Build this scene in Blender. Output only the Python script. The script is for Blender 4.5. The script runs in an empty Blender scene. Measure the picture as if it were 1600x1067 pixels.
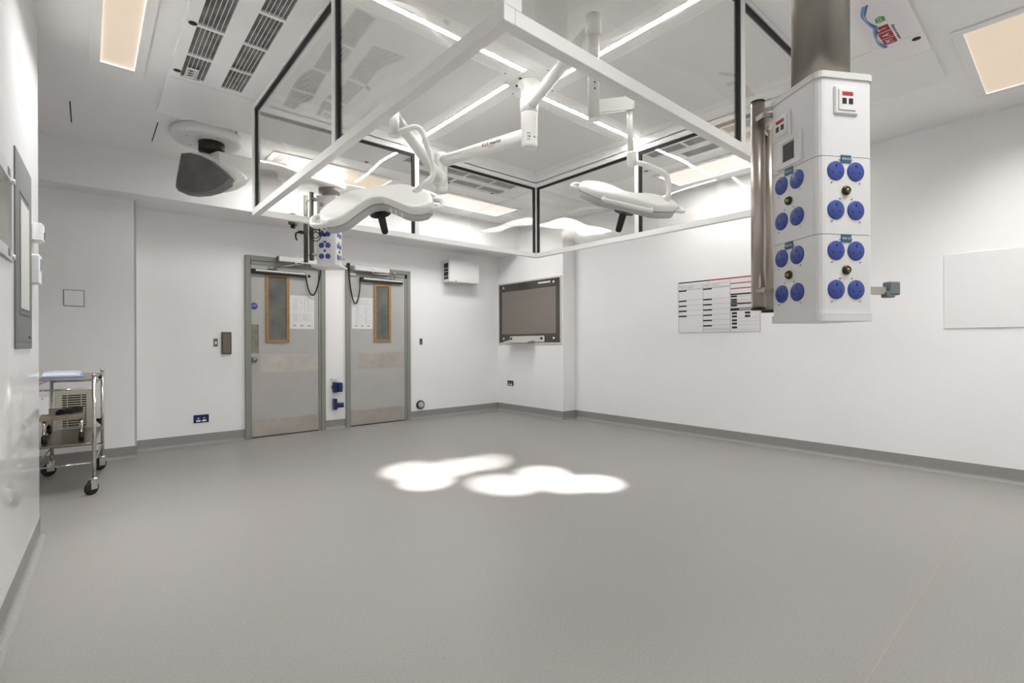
import bpy, bmesh, math, random
from mathutils import Vector, Matrix
random.seed(4)
PI = math.pi
S = bpy.context.scene
COL = S.collection

# ------------------------------------------------------------------ camera
cam_d = bpy.data.cameras.new('camera')
cam = bpy.data.objects.new('camera', cam_d)
COL.objects.link(cam)
cam_d.sensor_width = 36.0
cam_d.lens = 767.69 / 1600 * 36.0
cam_d.shift_y = 0.0012
cam_d.clip_start = 0.02
cam.matrix_world = (Matrix.Translation((0, 0, 1.12)) @ Matrix.Rotation(math.radians(-40.83), 4, 'Z')
                    @ Matrix.Rotation(PI / 2, 4, 'X') @ Matrix.Rotation(-0.0039, 4, 'Z'))
S.camera = cam

# ------------------------------------------------------------------ world, exposure
w = bpy.data.worlds.new('world'); S.world = w
w.use_nodes = True
w.node_tree.nodes['Background'].inputs[0].default_value = (0.8, 0.85, 0.9, 1)
w.node_tree.nodes['Background'].inputs[1].default_value = 0.3
S.view_settings.view_transform = 'Standard'
S.view_settings.look = 'None'
S.view_settings.gamma = 1.0
S.view_settings.use_curve_mapping = False
S.view_settings.exposure = 0.80
PANEL_W = 17.0      # watts of one ceiling panel at power 1
PANEL_EMIT = 0.36   # face of the diffuser seen at a low angle
STRIP_EMIT = 30.0
SPOT_W = 650.0

# ------------------------------------------------------------------ materials
MATS = {}
def mat(name, col, rough=0.5, metal=0.0, spec=0.5, noise=None, bump=None, emit=None, coat=0.0):
    """noise=(scale, amount, detail): colour speckle; bump=(scale, strength)"""
    if name in MATS: return MATS[name]
    m = bpy.data.materials.new(name); m.use_nodes = True
    nt = m.node_tree; b = nt.nodes['Principled BSDF']
    b.inputs['Base Color'].default_value = (*col, 1)
    b.inputs['Roughness'].default_value = rough
    b.inputs['Metallic'].default_value = metal
    b.inputs['Specular IOR Level'].default_value = spec
    b.inputs['Coat Weight'].default_value = coat
    if noise or bump:
        tc = nt.nodes.new('ShaderNodeTexCoord')
    if noise:
        n = nt.nodes.new('ShaderNodeTexNoise')
        n.inputs['Scale'].default_value = noise[0]
        n.inputs['Detail'].default_value = noise[2] if len(noise) > 2 else 2
        nt.links.new(tc.outputs['Object'], n.inputs['Vector'])
        mr = nt.nodes.new('ShaderNodeMapRange')
        mr.inputs['From Min'].default_value = 0.3; mr.inputs['From Max'].default_value = 0.7
        mr.inputs['To Min'].default_value = 1 - noise[1]; mr.inputs['To Max'].default_value = 1 + noise[1]
        nt.links.new(n.outputs['Fac'], mr.inputs['Value'])
        mx = nt.nodes.new('ShaderNodeVectorMath'); mx.operation = 'SCALE'
        mx.inputs[0].default_value = col
        nt.links.new(mr.outputs['Result'], mx.inputs['Scale'])
        nt.links.new(mx.outputs['Vector'], b.inputs['Base Color'])
    if bump:
        n2 = nt.nodes.new('ShaderNodeTexNoise'); n2.inputs['Scale'].default_value = bump[0]
        n2.inputs['Detail'].default_value = 3
        nt.links.new(tc.outputs['Object'], n2.inputs['Vector'])
        bp = nt.nodes.new('ShaderNodeBump'); bp.inputs['Strength'].default_value = bump[1]
        bp.inputs['Distance'].default_value = 0.01
        nt.links.new(n2.outputs['Fac'], bp.inputs['Height'])
        nt.links.new(bp.outputs['Normal'], b.inputs['Normal'])
    if emit:
        b.inputs['Emission Color'].default_value = (*emit[0], 1)
        b.inputs['Emission Strength'].default_value = emit[1]
    MATS[name] = m
    return m

WALL = mat('wall cladding', (0.91, 0.912, 0.912), 0.38, noise=(1.6, 0.012, 3))
WALLG = mat('glossy wall cladding', (0.88, 0.88, 0.875), 0.05, spec=0.4)
CEIL = mat('ceiling paint', (0.955, 0.955, 0.952), 0.5)
FLOOR = mat('vinyl floor', (0.30, 0.287, 0.272), 0.42, spec=0.4, noise=(140, 0.10, 4))
SKIRT = mat('coved vinyl skirting', (0.30, 0.295, 0.283), 0.5, noise=(120, 0.12, 4))
WHITE = mat('white powder coat', (0.90, 0.90, 0.89), 0.32)
WHITE2 = mat('white plastic', (0.76, 0.76, 0.755), 0.34)
BOARD = mat('white plenum board', (0.92, 0.915, 0.915), 0.13)
LAMPW = mat('lamp white lacquer', (0.88, 0.87, 0.85), 0.28)
LAMPG = mat('lamp pale grey', (0.52, 0.53, 0.52), 0.4)
SLOT = mat('lamp groove grey', (0.25, 0.26, 0.25), 0.5)
BLACK = mat('black rubber', (0.008, 0.008, 0.008), 0.6)
BLACKP = mat('black plastic', (0.012, 0.012, 0.012), 0.35)
STEEL = mat('brushed steel', (0.52, 0.50, 0.46), 0.30, 1.0, bump=(60, 0.02))
CHROME = mat('polished steel', (0.66, 0.64, 0.60), 0.16, 1.0)
PLATE = mat('stainless plate', (0.56, 0.53, 0.49), 0.36, 1.0, noise=(8, 0.08, 4))
COLM = mat('pendant column steel', (0.26, 0.24, 0.21), 0.36, 0.9)
POLED = mat('darkened pole steel', (0.12, 0.115, 0.10), 0.45, 0.6)  # far poles: same steel, colour darkened to offset the light panel above
POLE = mat('satin pole steel', (0.50, 0.46, 0.41), 0.32, 1.0)
COLD = mat('dark grey collar', (0.14, 0.14, 0.135), 0.45)
DOORM = mat('grey laminate', (0.46, 0.455, 0.445), 0.45, noise=(3, 0.03))
FRAMEM = mat('grey green frame paint', (0.27, 0.285, 0.255), 0.45)
OAK = mat('oak beading', (0.35, 0.20, 0.08), 0.45, noise=(30, 0.18, 4))
VISION = mat('dark vision glass', (0.135, 0.145, 0.13), 0.08, spec=0.5, noise=(5, 0.25, 3))
PAPER = mat('paper', (0.74, 0.735, 0.74), 0.7)
PRINT = mat('grey print', (0.42, 0.42, 0.42), 0.7)
BLUE = mat('blue socket plastic', (0.04, 0.07, 0.33), 0.35)
BLUED = mat('navy plastic', (0.008, 0.018, 0.11), 0.35)
BLUEL = mat('blue grey label', (0.035, 0.11, 0.19), 0.5)
LABELT = mat('label lettering', (0.8, 0.82, 0.85), 0.5)
REDP = mat('red label', (0.42, 0.02, 0.02), 0.5)
BRASS = mat('brass', (0.45, 0.38, 0.16), 0.3, 1.0)
SILV = mat('screw steel', (0.45, 0.44, 0.40), 0.35, 1.0)
GRILLE_BACK = mat('duct grey', (0.17, 0.175, 0.168), 0.6, noise=(9, 0.45, 2))
HEADG = mat('graphite face', (0.12, 0.12, 0.117), 0.42, noise=(6, 0.22, 3))
HEADR = mat('graphite rim', (0.19, 0.19, 0.188), 0.38)
BROWNIN = mat('dark brown slats', (0.03, 0.016, 0.008), 0.5)
SCRF = mat('smoked glass surround', (0.055, 0.047, 0.040), 0.12, spec=0.6)
SCRI = mat('smoked glass screen', (0.20, 0.175, 0.15), 0.10, spec=0.6)
CREAM = mat('cream vent', (0.62, 0.59, 0.49), 0.5)
WOOD = mat('worn timber top', (0.36, 0.30, 0.22), 0.5, noise=(14, 0.3, 4))
DARKSH = mat('stainless shelf', (0.30, 0.28, 0.24), 0.28, 1.0)
CLOTH = mat('pale blue drape', (0.72, 0.76, 0.84), 0.8)
CLOTHB = mat('blue drape', (0.34, 0.42, 0.66), 0.8)
GREYPAN = mat('grey control panel', (0.20, 0.205, 0.20), 0.85, 0.0, spec=0.0)
GREYIN = mat('pale grey membrane', (0.50, 0.51, 0.49), 0.8, spec=0.0)
LCD = mat('lcd blue', (0.12, 0.16, 0.35), 0.2)
GREEN = mat('green print', (0.06, 0.30, 0.03), 0.6)
RED = mat('red print', (0.36, 0.012, 0.012), 0.6)
RIBB = mat('blue print', (0.20, 0.34, 0.62), 0.6)
RIBD = mat('dark blue print', (0.06, 0.11, 0.28), 0.6)
LILAC = mat('lilac grey print', (0.86, 0.835, 0.86), 0.3)
INK = mat('black print', (0.015, 0.015, 0.017), 0.6)
INKG = mat('thin grey rule', (0.33, 0.33, 0.34), 0.6)
GLOSSB = mat('gloss white board', (0.84, 0.84, 0.84), 0.08, spec=0.5)
GREYCLAMP = mat('grey clamp', (0.16, 0.19, 0.21), 0.4)
SEAM = mat('floor weld', (0.33, 0.31, 0.27), 0.5)
JOINT = mat('joint grey', (0.45, 0.45, 0.44), 0.6)
DIFFP = mat('panel diffuser', (0.22, 0.20, 0.18), 0.5, emit=((1.0, 0.80, 0.60), PANEL_EMIT))
DIFFB = mat('bright panel diffuser', (0.22, 0.21, 0.20), 0.5, emit=((1.0, 0.88, 0.78), PANEL_EMIT * 1.55))
STRIPM = mat('strip diffuser', (0.9, 0.9, 0.9), 0.4, emit=((1.0, 0.99, 0.97), STRIP_EMIT))
LENS = mat('lamp lens', (0.8, 0.82, 0.85), 0.1, emit=((0.92, 0.96, 1.0), 2.0))

def perforated():
    m = bpy.data.materials.new('perforated diffuser'); m.use_nodes = True
    nt = m.node_tree; b = nt.nodes['Principled BSDF']; b.inputs['Roughness'].default_value = 0.5
    tc = nt.nodes.new('ShaderNodeTexCoord'); v = nt.nodes.new('ShaderNodeTexVoronoi')
    v.inputs['Scale'].default_value = 85; v.inputs['Randomness'].default_value = 0.0
    nt.links.new(tc.outputs['Object'], v.inputs['Vector'])
    r = nt.nodes.new('ShaderNodeValToRGB')
    r.color_ramp.elements[0].position = 0.30; r.color_ramp.elements[0].color = (0.66, 0.65, 0.645, 1)
    r.color_ramp.elements[1].position = 0.40; r.color_ramp.elements[1].color = (0.90, 0.895, 0.89, 1)
    nt.links.new(v.outputs['Distance'], r.inputs['Fac'])
    nt.links.new(r.outputs['Color'], b.inputs['Base Color'])
    return m
PERF = perforated()

def clear_sheet(name, wave, tint=(0.985, 0.985, 0.98)):
    """clear acrylic: Fresnel (Schlick) mix of see-through and mirror, faintly wavy"""
    m = bpy.data.materials.new(name); m.use_nodes = True
    nt = m.node_tree; nt.nodes.clear(); N = nt.nodes.new
    out = N('ShaderNodeOutputMaterial'); mix = N('ShaderNodeMixShader')
    tr = N('ShaderNodeBsdfTransparent'); tr.inputs[0].default_value = (*tint, 1)
    gl = N('ShaderNodeBsdfGlossy'); gl.inputs['Roughness'].default_value = 0.012
    gl.inputs['Color'].default_value = (1, 1, 1, 1)
    geo = N('ShaderNodeNewGeometry'); dot = N('ShaderNodeVectorMath'); dot.operation = 'DOT_PRODUCT'
    nt.links.new(geo.outputs['Normal'], dot.inputs[0]); nt.links.new(geo.outputs['Incoming'], dot.inputs[1])
    ab = N('ShaderNodeMath'); ab.operation = 'ABSOLUTE'; nt.links.new(dot.outputs['Value'], ab.inputs[0])
    om = N('ShaderNodeMath'); om.operation = 'SUBTRACT'; om.inputs[0].default_value = 1.0
    nt.links.new(ab.outputs[0], om.inputs[1])
    pw = N('ShaderNodeMath'); pw.operation = 'POWER'; pw.inputs[1].default_value = 4.4
    nt.links.new(om.outputs[0], pw.inputs[0])
    ml = N('ShaderNodeMath'); ml.operation = 'MULTIPLY_ADD'; ml.inputs[1].default_value = 0.93
    ml.inputs[2].default_value = 0.06; nt.links.new(pw.outputs[0], ml.inputs[0])
    tc = N('ShaderNodeTexCoord'); no = N('ShaderNodeTexNoise'); no.inputs['Scale'].default_value = 2.2
    no.inputs['Detail'].default_value = 0.0
    nt.links.new(tc.outputs['Object'], no.inputs['Vector'])
    bp = N('ShaderNodeBump'); bp.inputs['Strength'].default_value = 1.0; bp.inputs['Distance'].default_value = wave
    nt.links.new(no.outputs['Fac'], bp.inputs['Height']); nt.links.new(bp.outputs['Normal'], gl.inputs['Normal'])
    nt.links.new(ml.outputs[0], mix.inputs['Fac'])
    nt.links.new(tr.outputs[0], mix.inputs[1]); nt.links.new(gl.outputs[0], mix.inputs[2])
    nt.links.new(mix.outputs[0], out.inputs['Surface'])
    return m
PANE = clear_sheet('clear canopy sheet', 0.013)
GLASS = clear_sheet('clear cover glass', 0.0)

# ------------------------------------------------------------------ mesh helpers
class MB:
    def __init__(s): s.bm = bmesh.new()
    def _xf(s, vs, M):
        if M is not None: bmesh.ops.transform(s.bm, matrix=M, verts=vs)
    def box(s, a, b, bev=0.0, M=None, seg=1):
        x0, y0, z0 = (min(a[i], b[i]) for i in range(3)); x1, y1, z1 = (max(a[i], b[i]) for i in range(3))
        t = bmesh.new()
        vs = [t.verts.new(p) for p in ((x0, y0, z0), (x1, y0, z0), (x1, y1, z0), (x0, y1, z0), (x0, y0, z1), (x1, y0, z1), (x1, y1, z1), (x0, y1, z1))]
        for f in ((0, 3, 2, 1), (4, 5, 6, 7), (0, 1, 5, 4), (1, 2, 6, 5), (2, 3, 7, 6), (3, 0, 4, 7)): t.faces.new([vs[i] for i in f])
        if bev > 0: bmesh.ops.bevel(t, geom=list(t.edges), offset=min(bev, 0.49 * min(x1 - x0, y1 - y0, z1 - z0)), segments=seg, affect='EDGES')
        return s._merge(t, M)
    def _merge(s, t, M=None):
        if M is not None: bmesh.ops.transform(t, matrix=M, verts=list(t.verts))
        mp = {v: s.bm.verts.new(v.co) for v in t.verts}
        for f in t.faces:
            try: nf = s.bm.faces.new([mp[v] for v in f.verts]); nf.smooth = f.smooth
            except ValueError: pass
        t.free(); return s
    def prism(s, pts, off, M=None, bev=0.0):
        """closed polygon (3-D points, planar) extruded by vector off"""
        t = bmesh.new(); off = Vector(off)
        a = [t.verts.new(p) for p in pts]; b = [t.verts.new(Vector(p) + off) for p in pts]
        n = len(pts)
        t.faces.new(a); t.faces.new(list(reversed(b)))
        for i in range(n): t.faces.new((a[i], b[i], b[(i + 1) % n], a[(i + 1) % n]))
        if bev > 0:
            es = [e for e in t.edges if (e.verts[0] in a) == (e.verts[1] in a)]
            bmesh.ops.bevel(t, geom=es, offset=bev, segments=2, affect='EDGES')
        bmesh.ops.recalc_face_normals(t, faces=list(t.faces))
        return s._merge(t, M)
    def tube(s, path, r, n=12, M=None, caps=True, r2=None):
        pts = [Vector(p) for p in path]; t = bmesh.new(); rings = []
        up = None
        for i, p in enumerate(pts):
            d = (pts[min(i + 1, len(pts) - 1)] - pts[max(i - 1, 0)]).normalized()
            if up is None:
                up = Vector((0, 0, 1)) if abs(d.z) < 0.9 else Vector((1, 0, 0))
            x = d.cross(up)
            if x.length < 1e-6: x = d.orthogonal()
            x.normalize(); y = x.cross(d).normalized(); up = y
            k = r if r2 is None else r + (r2 - r) * i / (len(pts) - 1)
            rings.append([t.verts.new(p + x * (k * math.cos(2 * PI * j / n)) + y * (k * math.sin(2 * PI * j / n))) for j in range(n)])
        for a, b in zip(rings, rings[1:]):
            for j in range(n):
                f = t.faces.new((a[j], a[(j + 1) % n], b[(j + 1) % n], b[j])); f.smooth = True
        if caps: t.faces.new(list(reversed(rings[0]))); t.faces.new(rings[-1])
        bmesh.ops.recalc_face_normals(t, faces=list(t.faces))
        return s._merge(t, M)
    def lathe(s, prof, c=(0, 0, 0), n=28, M=None):
        """profile [(r, z)] turned about the vertical through c"""
        t = bmesh.new(); rings = []
        for r, z in prof:
            if r < 1e-6: rings.append([t.verts.new((c[0], c[1], c[2] + z))])
            else: rings.append([t.verts.new((c[0] + r * math.cos(2 * PI * j / n), c[1] + r * math.sin(2 * PI * j / n), c[2] + z)) for j in range(n)])
        for a, b in zip(rings, rings[1:]):
            for j in range(n):
                k = (j + 1) % n
                if len(a) == 1 and len(b) == 1: continue
                if len(a) == 1: f = t.faces.new((a[0], b[k], b[j]))
                elif len(b) == 1: f = t.faces.new((a[j], a[k], b[0]))
                else: f = t.faces.new((a[j], a[k], b[k], b[j]))
                f.smooth = True
        for rg, rev in ((rings[0], True), (rings[-1], False)):
            if len(rg) > 1: t.faces.new(list(reversed(rg)) if rev else rg)
        bmesh.ops.recalc_face_normals(t, faces=list(t.faces))
        return s._merge(t, M)
    def text(s, body, size, M, depth=0.0006, align='CENTER'):
        cu = bpy.data.curves.new('t', 'FONT'); cu.body = body; cu.size = size; cu.align_x = align; cu.align_y = 'CENTER'
        cu.extrude = depth; cu.resolution_u = 2
        o = bpy.data.objects.new('t', cu); COL.objects.link(o)
        dg = bpy.context.evaluated_depsgraph_get()
        me = bpy.data.meshes.new_from_object(o.evaluated_get(dg))
        t = bmesh.new(); t.from_mesh(me)
        bpy.data.objects.remove(o); bpy.data.curves.remove(cu); bpy.data.meshes.remove(me)
        return s._merge(t, M)
    def build(s, name, m, parent=None, origin=None):
        if origin is None: origin = Vector((0, 0, 0))
        origin = Vector(origin)
        if parent is not None:
            root = parent
            while root.parent: root = root.parent
            origin = OFF.get(root.name, Vector((0, 0, 0)))
        bmesh.ops.translate(s.bm, vec=-origin, verts=list(s.bm.verts))
        me = bpy.data.meshes.new(name); s.bm.to_mesh(me); s.bm.free()
        me.materials.append(m)
        o = bpy.data.objects.new(name, me); COL.objects.link(o)
        if parent is not None: o.parent = parent
        else: o.location = origin
        return o
OFF = {}
def tag(o, label, cat=None, group=None, kind=None):
    o['label'] = label
    if cat: o['category'] = cat
    if group: o['group'] = group
    if kind: o['kind'] = kind
    return o
def thing(name, label, cat, loc=(0, 0, 0), group=None, kind=None, local=False, rz=0.0):
    """Empty at the base; parts are written in world coordinates unless local"""
    o = bpy.data.objects.new(name, None); COL.objects.link(o); o.location = loc
    o.rotation_euler = (0, 0, rz); o.empty_display_size = 0.1
    if not local: OFF[o.name] = Vector(loc)
    return tag(o, label, cat, group, kind)
def area(name, parent, loc, sx, sy, watts, col, spread=PI):
    l = bpy.data.lights.new(name, 'AREA'); l.shape = 'RECTANGLE'; l.size = sx; l.size_y = sy
    l.energy = watts; l.color = col; l.spread = spread
    o = bpy.data.objects.new(name, l); COL.objects.link(o); o.parent = parent
    root = parent
    o.location = Vector(loc) - OFF.get(root.name, Vector((0, 0, 0)))
    return o
def frame_M(origin, xdir, ydir):
    x = Vector(xdir).normalized(); y = Vector(ydir); y = (y - x * y.dot(x)).normalized(); z = x.cross(y)
    return Matrix(((x.x, y.x, z.x, origin[0]), (x.y, y.y, z.y, origin[1]), (x.z, y.z, z.z, origin[2]), (0, 0, 0, 1)))
def arc(c, r, a0, a1, n, ux, uy):
    ux = Vector(ux); uy = Vector(uy); c = Vector(c)
    return [c + ux * (r * math.cos(a0 + (a1 - a0) * i / n)) + uy * (r * math.sin(a0 + (a1 - a0) * i / n)) for i in range(n + 1)]
def rounded(path, rad, n=5):
    """polyline with rounded corners"""
    P = [Vector(p) for p in path]; out = [P[0]]
    for a, b, c in zip(P, P[1:], P[2:]):
        d1 = (a - b); d2 = (c - b); k = min(rad, d1.length * 0.45, d2.length * 0.45)
        p0 = b + d1.normalized() * k; p1 = b + d2.normalized() * k
        for i in range(n + 1):
            t = i / n; out.append(p0 * (1 - t) ** 2 + b * 2 * t * (1 - t) + p1 * t * t)
    out.append(P[-1]); return out

# ------------------------------------------------------------------ the room
XR, YD, YA, HC = 5.49, 6.42, 6.11, 2.96
XP, YP = 5.234, 4.92
XF, YF = -1.6, -1.3          # far left, wall behind the camera
YK, HS = 5.87, 2.55          # bulkhead
XAL = 0.365                  # right end of the alcove wall
def xl(y): return -0.219 + (y - 3.866) * 0.032
CX, CY = 2.46, 2.642         # canopy centre
X0, X1, Y0, Y1 = 0.957, 3.960, 1.139, 4.143
ZD = 3.03

def struct(name, mb, m, label, cat):
    o = mb.build(name, m); return tag(o, label, cat, kind='structure')
f = struct('floor', MB().box((XF - .1, YF - .1, -0.1), (XR + .1, YD + .1, 0)), FLOOR, 'speckled pale grey vinyl floor of the room', 'floor')
MB().box((1.6, 0.46, -0.001), (4.95, 0.468, 0.0006)).build('weld_seam', SEAM, f)
tmp = MB()
hx0, hx1, hy0, hy1 = X0 + .03, X1 - .03, Y0 + .03, Y1 - .03
tmp.box((XF - .1, YF - .1, HC), (hx0, YD + .1, HC + .16)); tmp.box((hx1, YF - .1, HC), (XR + .1, YD + .1, HC + .16))
tmp.box((hx0, YF - .1, HC), (hx1, hy0, HC + .16)); tmp.box((hx0, hy1, HC), (hx1, YD + .1, HC + .16))
tmp.box((hx0, hy0, HC + .12), (hx1, hy1, HC + .16))
c = struct('ceiling', tmp, CEIL, 'smooth white ceiling around the square canopy', 'ceiling')
for (a, b) in (((-0.095, 4.99), (-0.088, 5.46)), ((0.448, 5.0), (0.458, 5.5)), ((0.985, 4.68), (0.985, 4.90))):
    MB().box((a[0] - .004, a[1], HC - .0015), (a[0] + .004, b[1], HC + .002)).build('access_slit', BLACK, c)
tmp = MB()
tmp.prism([(XF, YF, 0), (xl(YF), YF, 0), (xl(3.98), 3.98, 0), (XF, 3.98, 0)], (0, 0, HC))
wl = struct('wall_left', tmp, WALLG, 'glossy off-white wall along the left edge', 'wall')
MB().prism([(xl(.5) + .012, .5, HC - .02), (xl(3.98) + .012, 3.98, HC - .02), (xl(3.98) - .002, 3.98, HC - .02), (xl(.5) - .002, .5, HC - .02)], (0, 0, .02)).build('ceiling_bead', WHITE, wl)
struct('wall_right', MB().box((XR, YF - .1, 0), (XR + .1, YD + .1, HC)), WALL, 'long white wall on the right', 'wall')
wb = struct('wall_back', MB().box((XAL, YD, 0), (XR + .1, YD + .1, HC)), WALL, 'white wall holding the two grey doors', 'wall')
struct('wall_front', MB().box((XF - .1, YF - .1, 0), (XR + .1, YF, HC)), WALL, 'white wall behind the photographer', 'wall')
wa = struct('wall_alcove', MB().box((XF - .1, YA, 0), (XAL, YD + .1, HC)), WALL, 'white wall behind the steel trolley', 'wall')
MB().box((XAL - .014, YA - .001, .118), (XAL + .002, YA + .003, HS)).build('corner_trim', mat('corner trim grey', (.50, .51, .50), .5), wa)
struct('wall_far_left', MB().box((XF - .1, 3.98, 0), (XF, YA, HC)), WALL, 'side wall of the trolley alcove, out of sight', 'wall')
struct('wall_corner', MB().box((XP, YP, 0), (XR, YD, HC)), WALL, 'white boxed-out corner carrying the dark screen', 'wall')
bk = struct('wall_bulkhead', MB().box((XF, YK, HS), (XP, YD, HC)), WALL, 'white ceiling bulkhead above the two doors', 'wall')
MB().box((XAL, YD - .012, HS - .012), (XP, YD, HS)).build('bead', WHITE, bk)
MB().box((XF, YA - .012, HS - .012), (XAL, YA, HS)).build('bead', WHITE, bk)
MB().box((XF, YK - .012, HC - .012), (XP, YK, HC)).build('bead', WHITE, bk)
tag(MB().box((XR - .012, YF, HC - .012), (XR, YP, HC)).build('trim_1', WHITE), 'thin white bead along the top of the right wall', 'trim', kind='structure')

# coved skirting
def cove(name, a, b, nrm, label, ext=0.0):
    a = Vector((*a, 0)); b = Vector((*b, 0)); n = Vector((*nrm, 0)).normalized(); h = 0.117; d = (b - a)
    prof = [(0, h), (0.004, h)] + [(0.004 + .030 * (1 - math.cos(k * PI / 2 / 6)), .034 * (1 - math.sin(k * PI / 2 / 6)) + .0008) for k in range(7)] + [(0.034, 0), (0, 0)]
    pts = [a + n * x + Vector((0, 0, z)) for x, z in prof]
    return tag(MB().prism(pts, d).build(name, SKIRT), label, 'skirting', kind='structure')
cove('baseboard_left', (xl(YF), YF), (xl(3.98), 3.98), (1, -.032), 'coved grey skirting along the left wall')
cove('baseboard_alcove', (XF, YA), (XAL, YA), (0, -1), 'coved grey skirting behind the trolley')
for i, (a, b, t) in enumerate(((XAL, 1.399, 'coved grey skirting left of the doors'), (2.335, 2.605, 'short coved grey skirting between the doors'), (3.555, XP, 'coved grey skirting right of the doors'))):
    cove('baseboard_back', (a, YD), (b, YD), (0, -1), t)
cove('baseboard_corner', (XP, YP), (XP, YD), (-1, 0), 'coved grey skirting below the dark screen')
cove('baseboard_corner_return', (XP, YP), (XR, YP), (0, -1), 'short coved grey skirting on the corner return')
cove('baseboard_right', (XR, YF), (XR, YP), (-1, 0), 'coved grey skirting along the right wall')

# ------------------------------------------------------------------ doors
def door(name, label, fx0, fx1, hinge_right, px0, px1, pz0, pz1):
    yw = YD
    t = thing(name, label, 'door', ((fx0 + fx1) / 2, yw, 0), kind='structure')
    H = 2.165
    fw = 0.055
    fr = MB()
    fr.box((fx0, yw - .03, 0), (fx0 + fw, yw + .02, H), .003); fr.box((fx1 - fw, yw - .03, 0), (fx1, yw + .02, H), .003)
    fr.box((fx0 + fw, yw - .03, H - fw), (fx1 - fw, yw + .02, H), .003)
    fo = fr.build('frame', FRAMEM, t)
    st = MB(); k = fw + .03
    st.box((fx0 + fw, yw - .016, 0), (fx0 + fw + .012, yw + .02, H - fw)); st.box((fx1 - k, yw - .016, 0), (fx1 - fw, yw + .02, H - fw))
    st.box((fx0 + fw, yw - .016, H - fw - .05), (fx1 - fw, yw + .02, H - fw))
    st.build('frame_stop', FRAMEM, fo)
    lx0, lx1 = fx0 + fw + .012, fx1 - k
    lf = MB().box((lx0 + .003, yw - .008, .012), (lx1 - .003, yw + .02, H - fw - .052)).build('leaf', DOORM, t)
    MB().box((lx0, yw - .010, 0.001), (lx1, yw - .002, .011)).build('threshold_gap', BLACK, t)
    MB().box((lx0 + .005, yw - .010, .014), (lx1 - .005, yw - .007, .215)).build('kick_plate', PLATE, t)['label'] = 'stainless steel kick plate'
    m = MB()
    if hinge_right: m.box((lx0 + .095, yw - .010, .775), (lx1 - .005, yw - .007, .99))
    else: m.box((lx0 + .10, yw - .010, .78), (lx1 - .005, yw - .007, .995))
    m.build('push_plate', PLATE, t)['label'] = 'stainless steel buffer plate'
    # vision panel
    vx0, vx1, vz0, vz1 = (1.622, 1.893, 1.135, 1.965) if hinge_right else (3.008, 3.262, 1.14, 1.948)
    b = MB(); q = .034
    b.box((vx0, yw - .022, vz0), (vx0 + q, yw - .006, vz1)); b.box((vx1 - q, yw - .022, vz0), (vx1, yw - .006, vz1))
    b.box((vx0 + q, yw - .022, vz0), (vx1 - q, yw - .006, vz0 + q)); b.box((vx0 + q, yw - .022, vz1 - q), (vx1 - q, yw - .006, vz1))
    vo = b.build('vision_panel_beading', OAK, t); vo['label'] = 'oak beading around the vision panel'
    MB().box((vx0 + q, yw - .010, vz0 + q), (vx1 - q, yw - .0075, vz1 - q)).build('vision_panel', VISION, t)['label'] = 'dark glass vision panel'
    return t, lx0, lx1
d1, a1, b1 = door('door_1', 'grey door with blue disc and tall lock plate, left of the two', 1.399, 2.335, True, 0, 0, 0, 0)
MB().box((1.450 + .017, YD - .011, 1.007), (1.548, YD - .007, 1.349), .001).build('lock_plate', mat('worn steel plate', (.26, .235, .205), .4, 1.0, noise=(20, .2, 4)), d1)['label'] = 'tall stained steel lock plate'
MB().lathe([(0, 0), (.033, 0), (.036, .006), (.034, .016), (.014, .018), (.014, .03), (0, .03)], M=frame_M((1.497, YD - .008, .932), (1, 0, 0), (0, 0, 1)), n=20).build('thumb_turn', STEEL, d1)['label'] = 'round steel thumb turn'
dd = MB().lathe([(0, 0), (.040, 0), (.040, .0015), (0, .0015)], M=frame_M((1.497, YD - .008, 1.567), (1, 0, 0), (0, 0, 1))).build('fire_door_disc', BLUE, d1)
dd['label'] = 'round blue fire door sign'
m = MB()
for i, tx in enumerate(('Fire door', 'keep shut')):
    m.text(tx, .0145, frame_M((1.497, YD - .0096, 1.574 - i * .016), (1, 0, 0), (0, 0, 1)))
m.build('lettering', LABELT, dd)
# ghosted marks seen in the vision glass of the first door
d2, a2, b2 = door('door_2', 'grey door with narrower oak vision panel, right of the two', 2.605, 3.570, False, 0, 0, 0, 0)

def notice(label, x0, x1, z0, z1, cells, r):
    t = thing('paper_notice', label, 'notice', ((x0 + x1) / 2, YD - .0085, z0), group=None)
    MB().box((x0, YD - .0092, z0), (x1, YD - .0082, z1)).build('sheet', PAPER, t)
    pr = MB(); y = YD - .0094; random.seed(r)
    for (cx0, cz0, cx1, cz1) in cells:
        X = lambda u: x0 + (x1 - x0) * u
        Zz = lambda v: z0 + (z1 - z0) * v
        n = 6
        for i in range(n + 1):
            zz = Zz(cz0 + (cz1 - cz0) * i / n); ln = 1.0 if i in (0, n) else random.uniform(.5, 1.0)
            pr.box((X(cx0), y, zz), (X(cx0 + (cx1 - cx0) * ln), y + .0003, zz + .0028))
        for u in (cx0, cx1, cx0 + (cx1 - cx0) * random.choice((.3, .6))):
            pr.box((X(u), y, Zz(cz0)), (X(u) + .0028, y + .0003, Zz(cz1)))
    for k in range(3):
        u = .12 + .3 * k; pr.box((x0 + (x1 - x0) * u, y, z0 + .03), (x0 + (x1 - x0) * (u + .14), y + .0003, z0 + .05))
    pr.build('print', PRINT, t)['kind'] = 'stuff'
notice('white printed sheet taped right of the left door\'s window', 1.900, 2.196, 1.305, 1.722, [(.15, .55, .45, .92), (.58, .55, .9, .92), (.15, .22, .45, .45), (.55, .25, .85, .45)], 3)
notice('white printed sheet taped left of the right door\'s window', 2.694, 2.990, 1.318, 1.742, [(.2, .76, .5, .93), (.55, .76, .88, .93), (.17, .45, .48, .7), (.6, .45, .88, .7), (.17, .17, .48, .42), (.6, .17, .88, .42)], 5)

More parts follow.
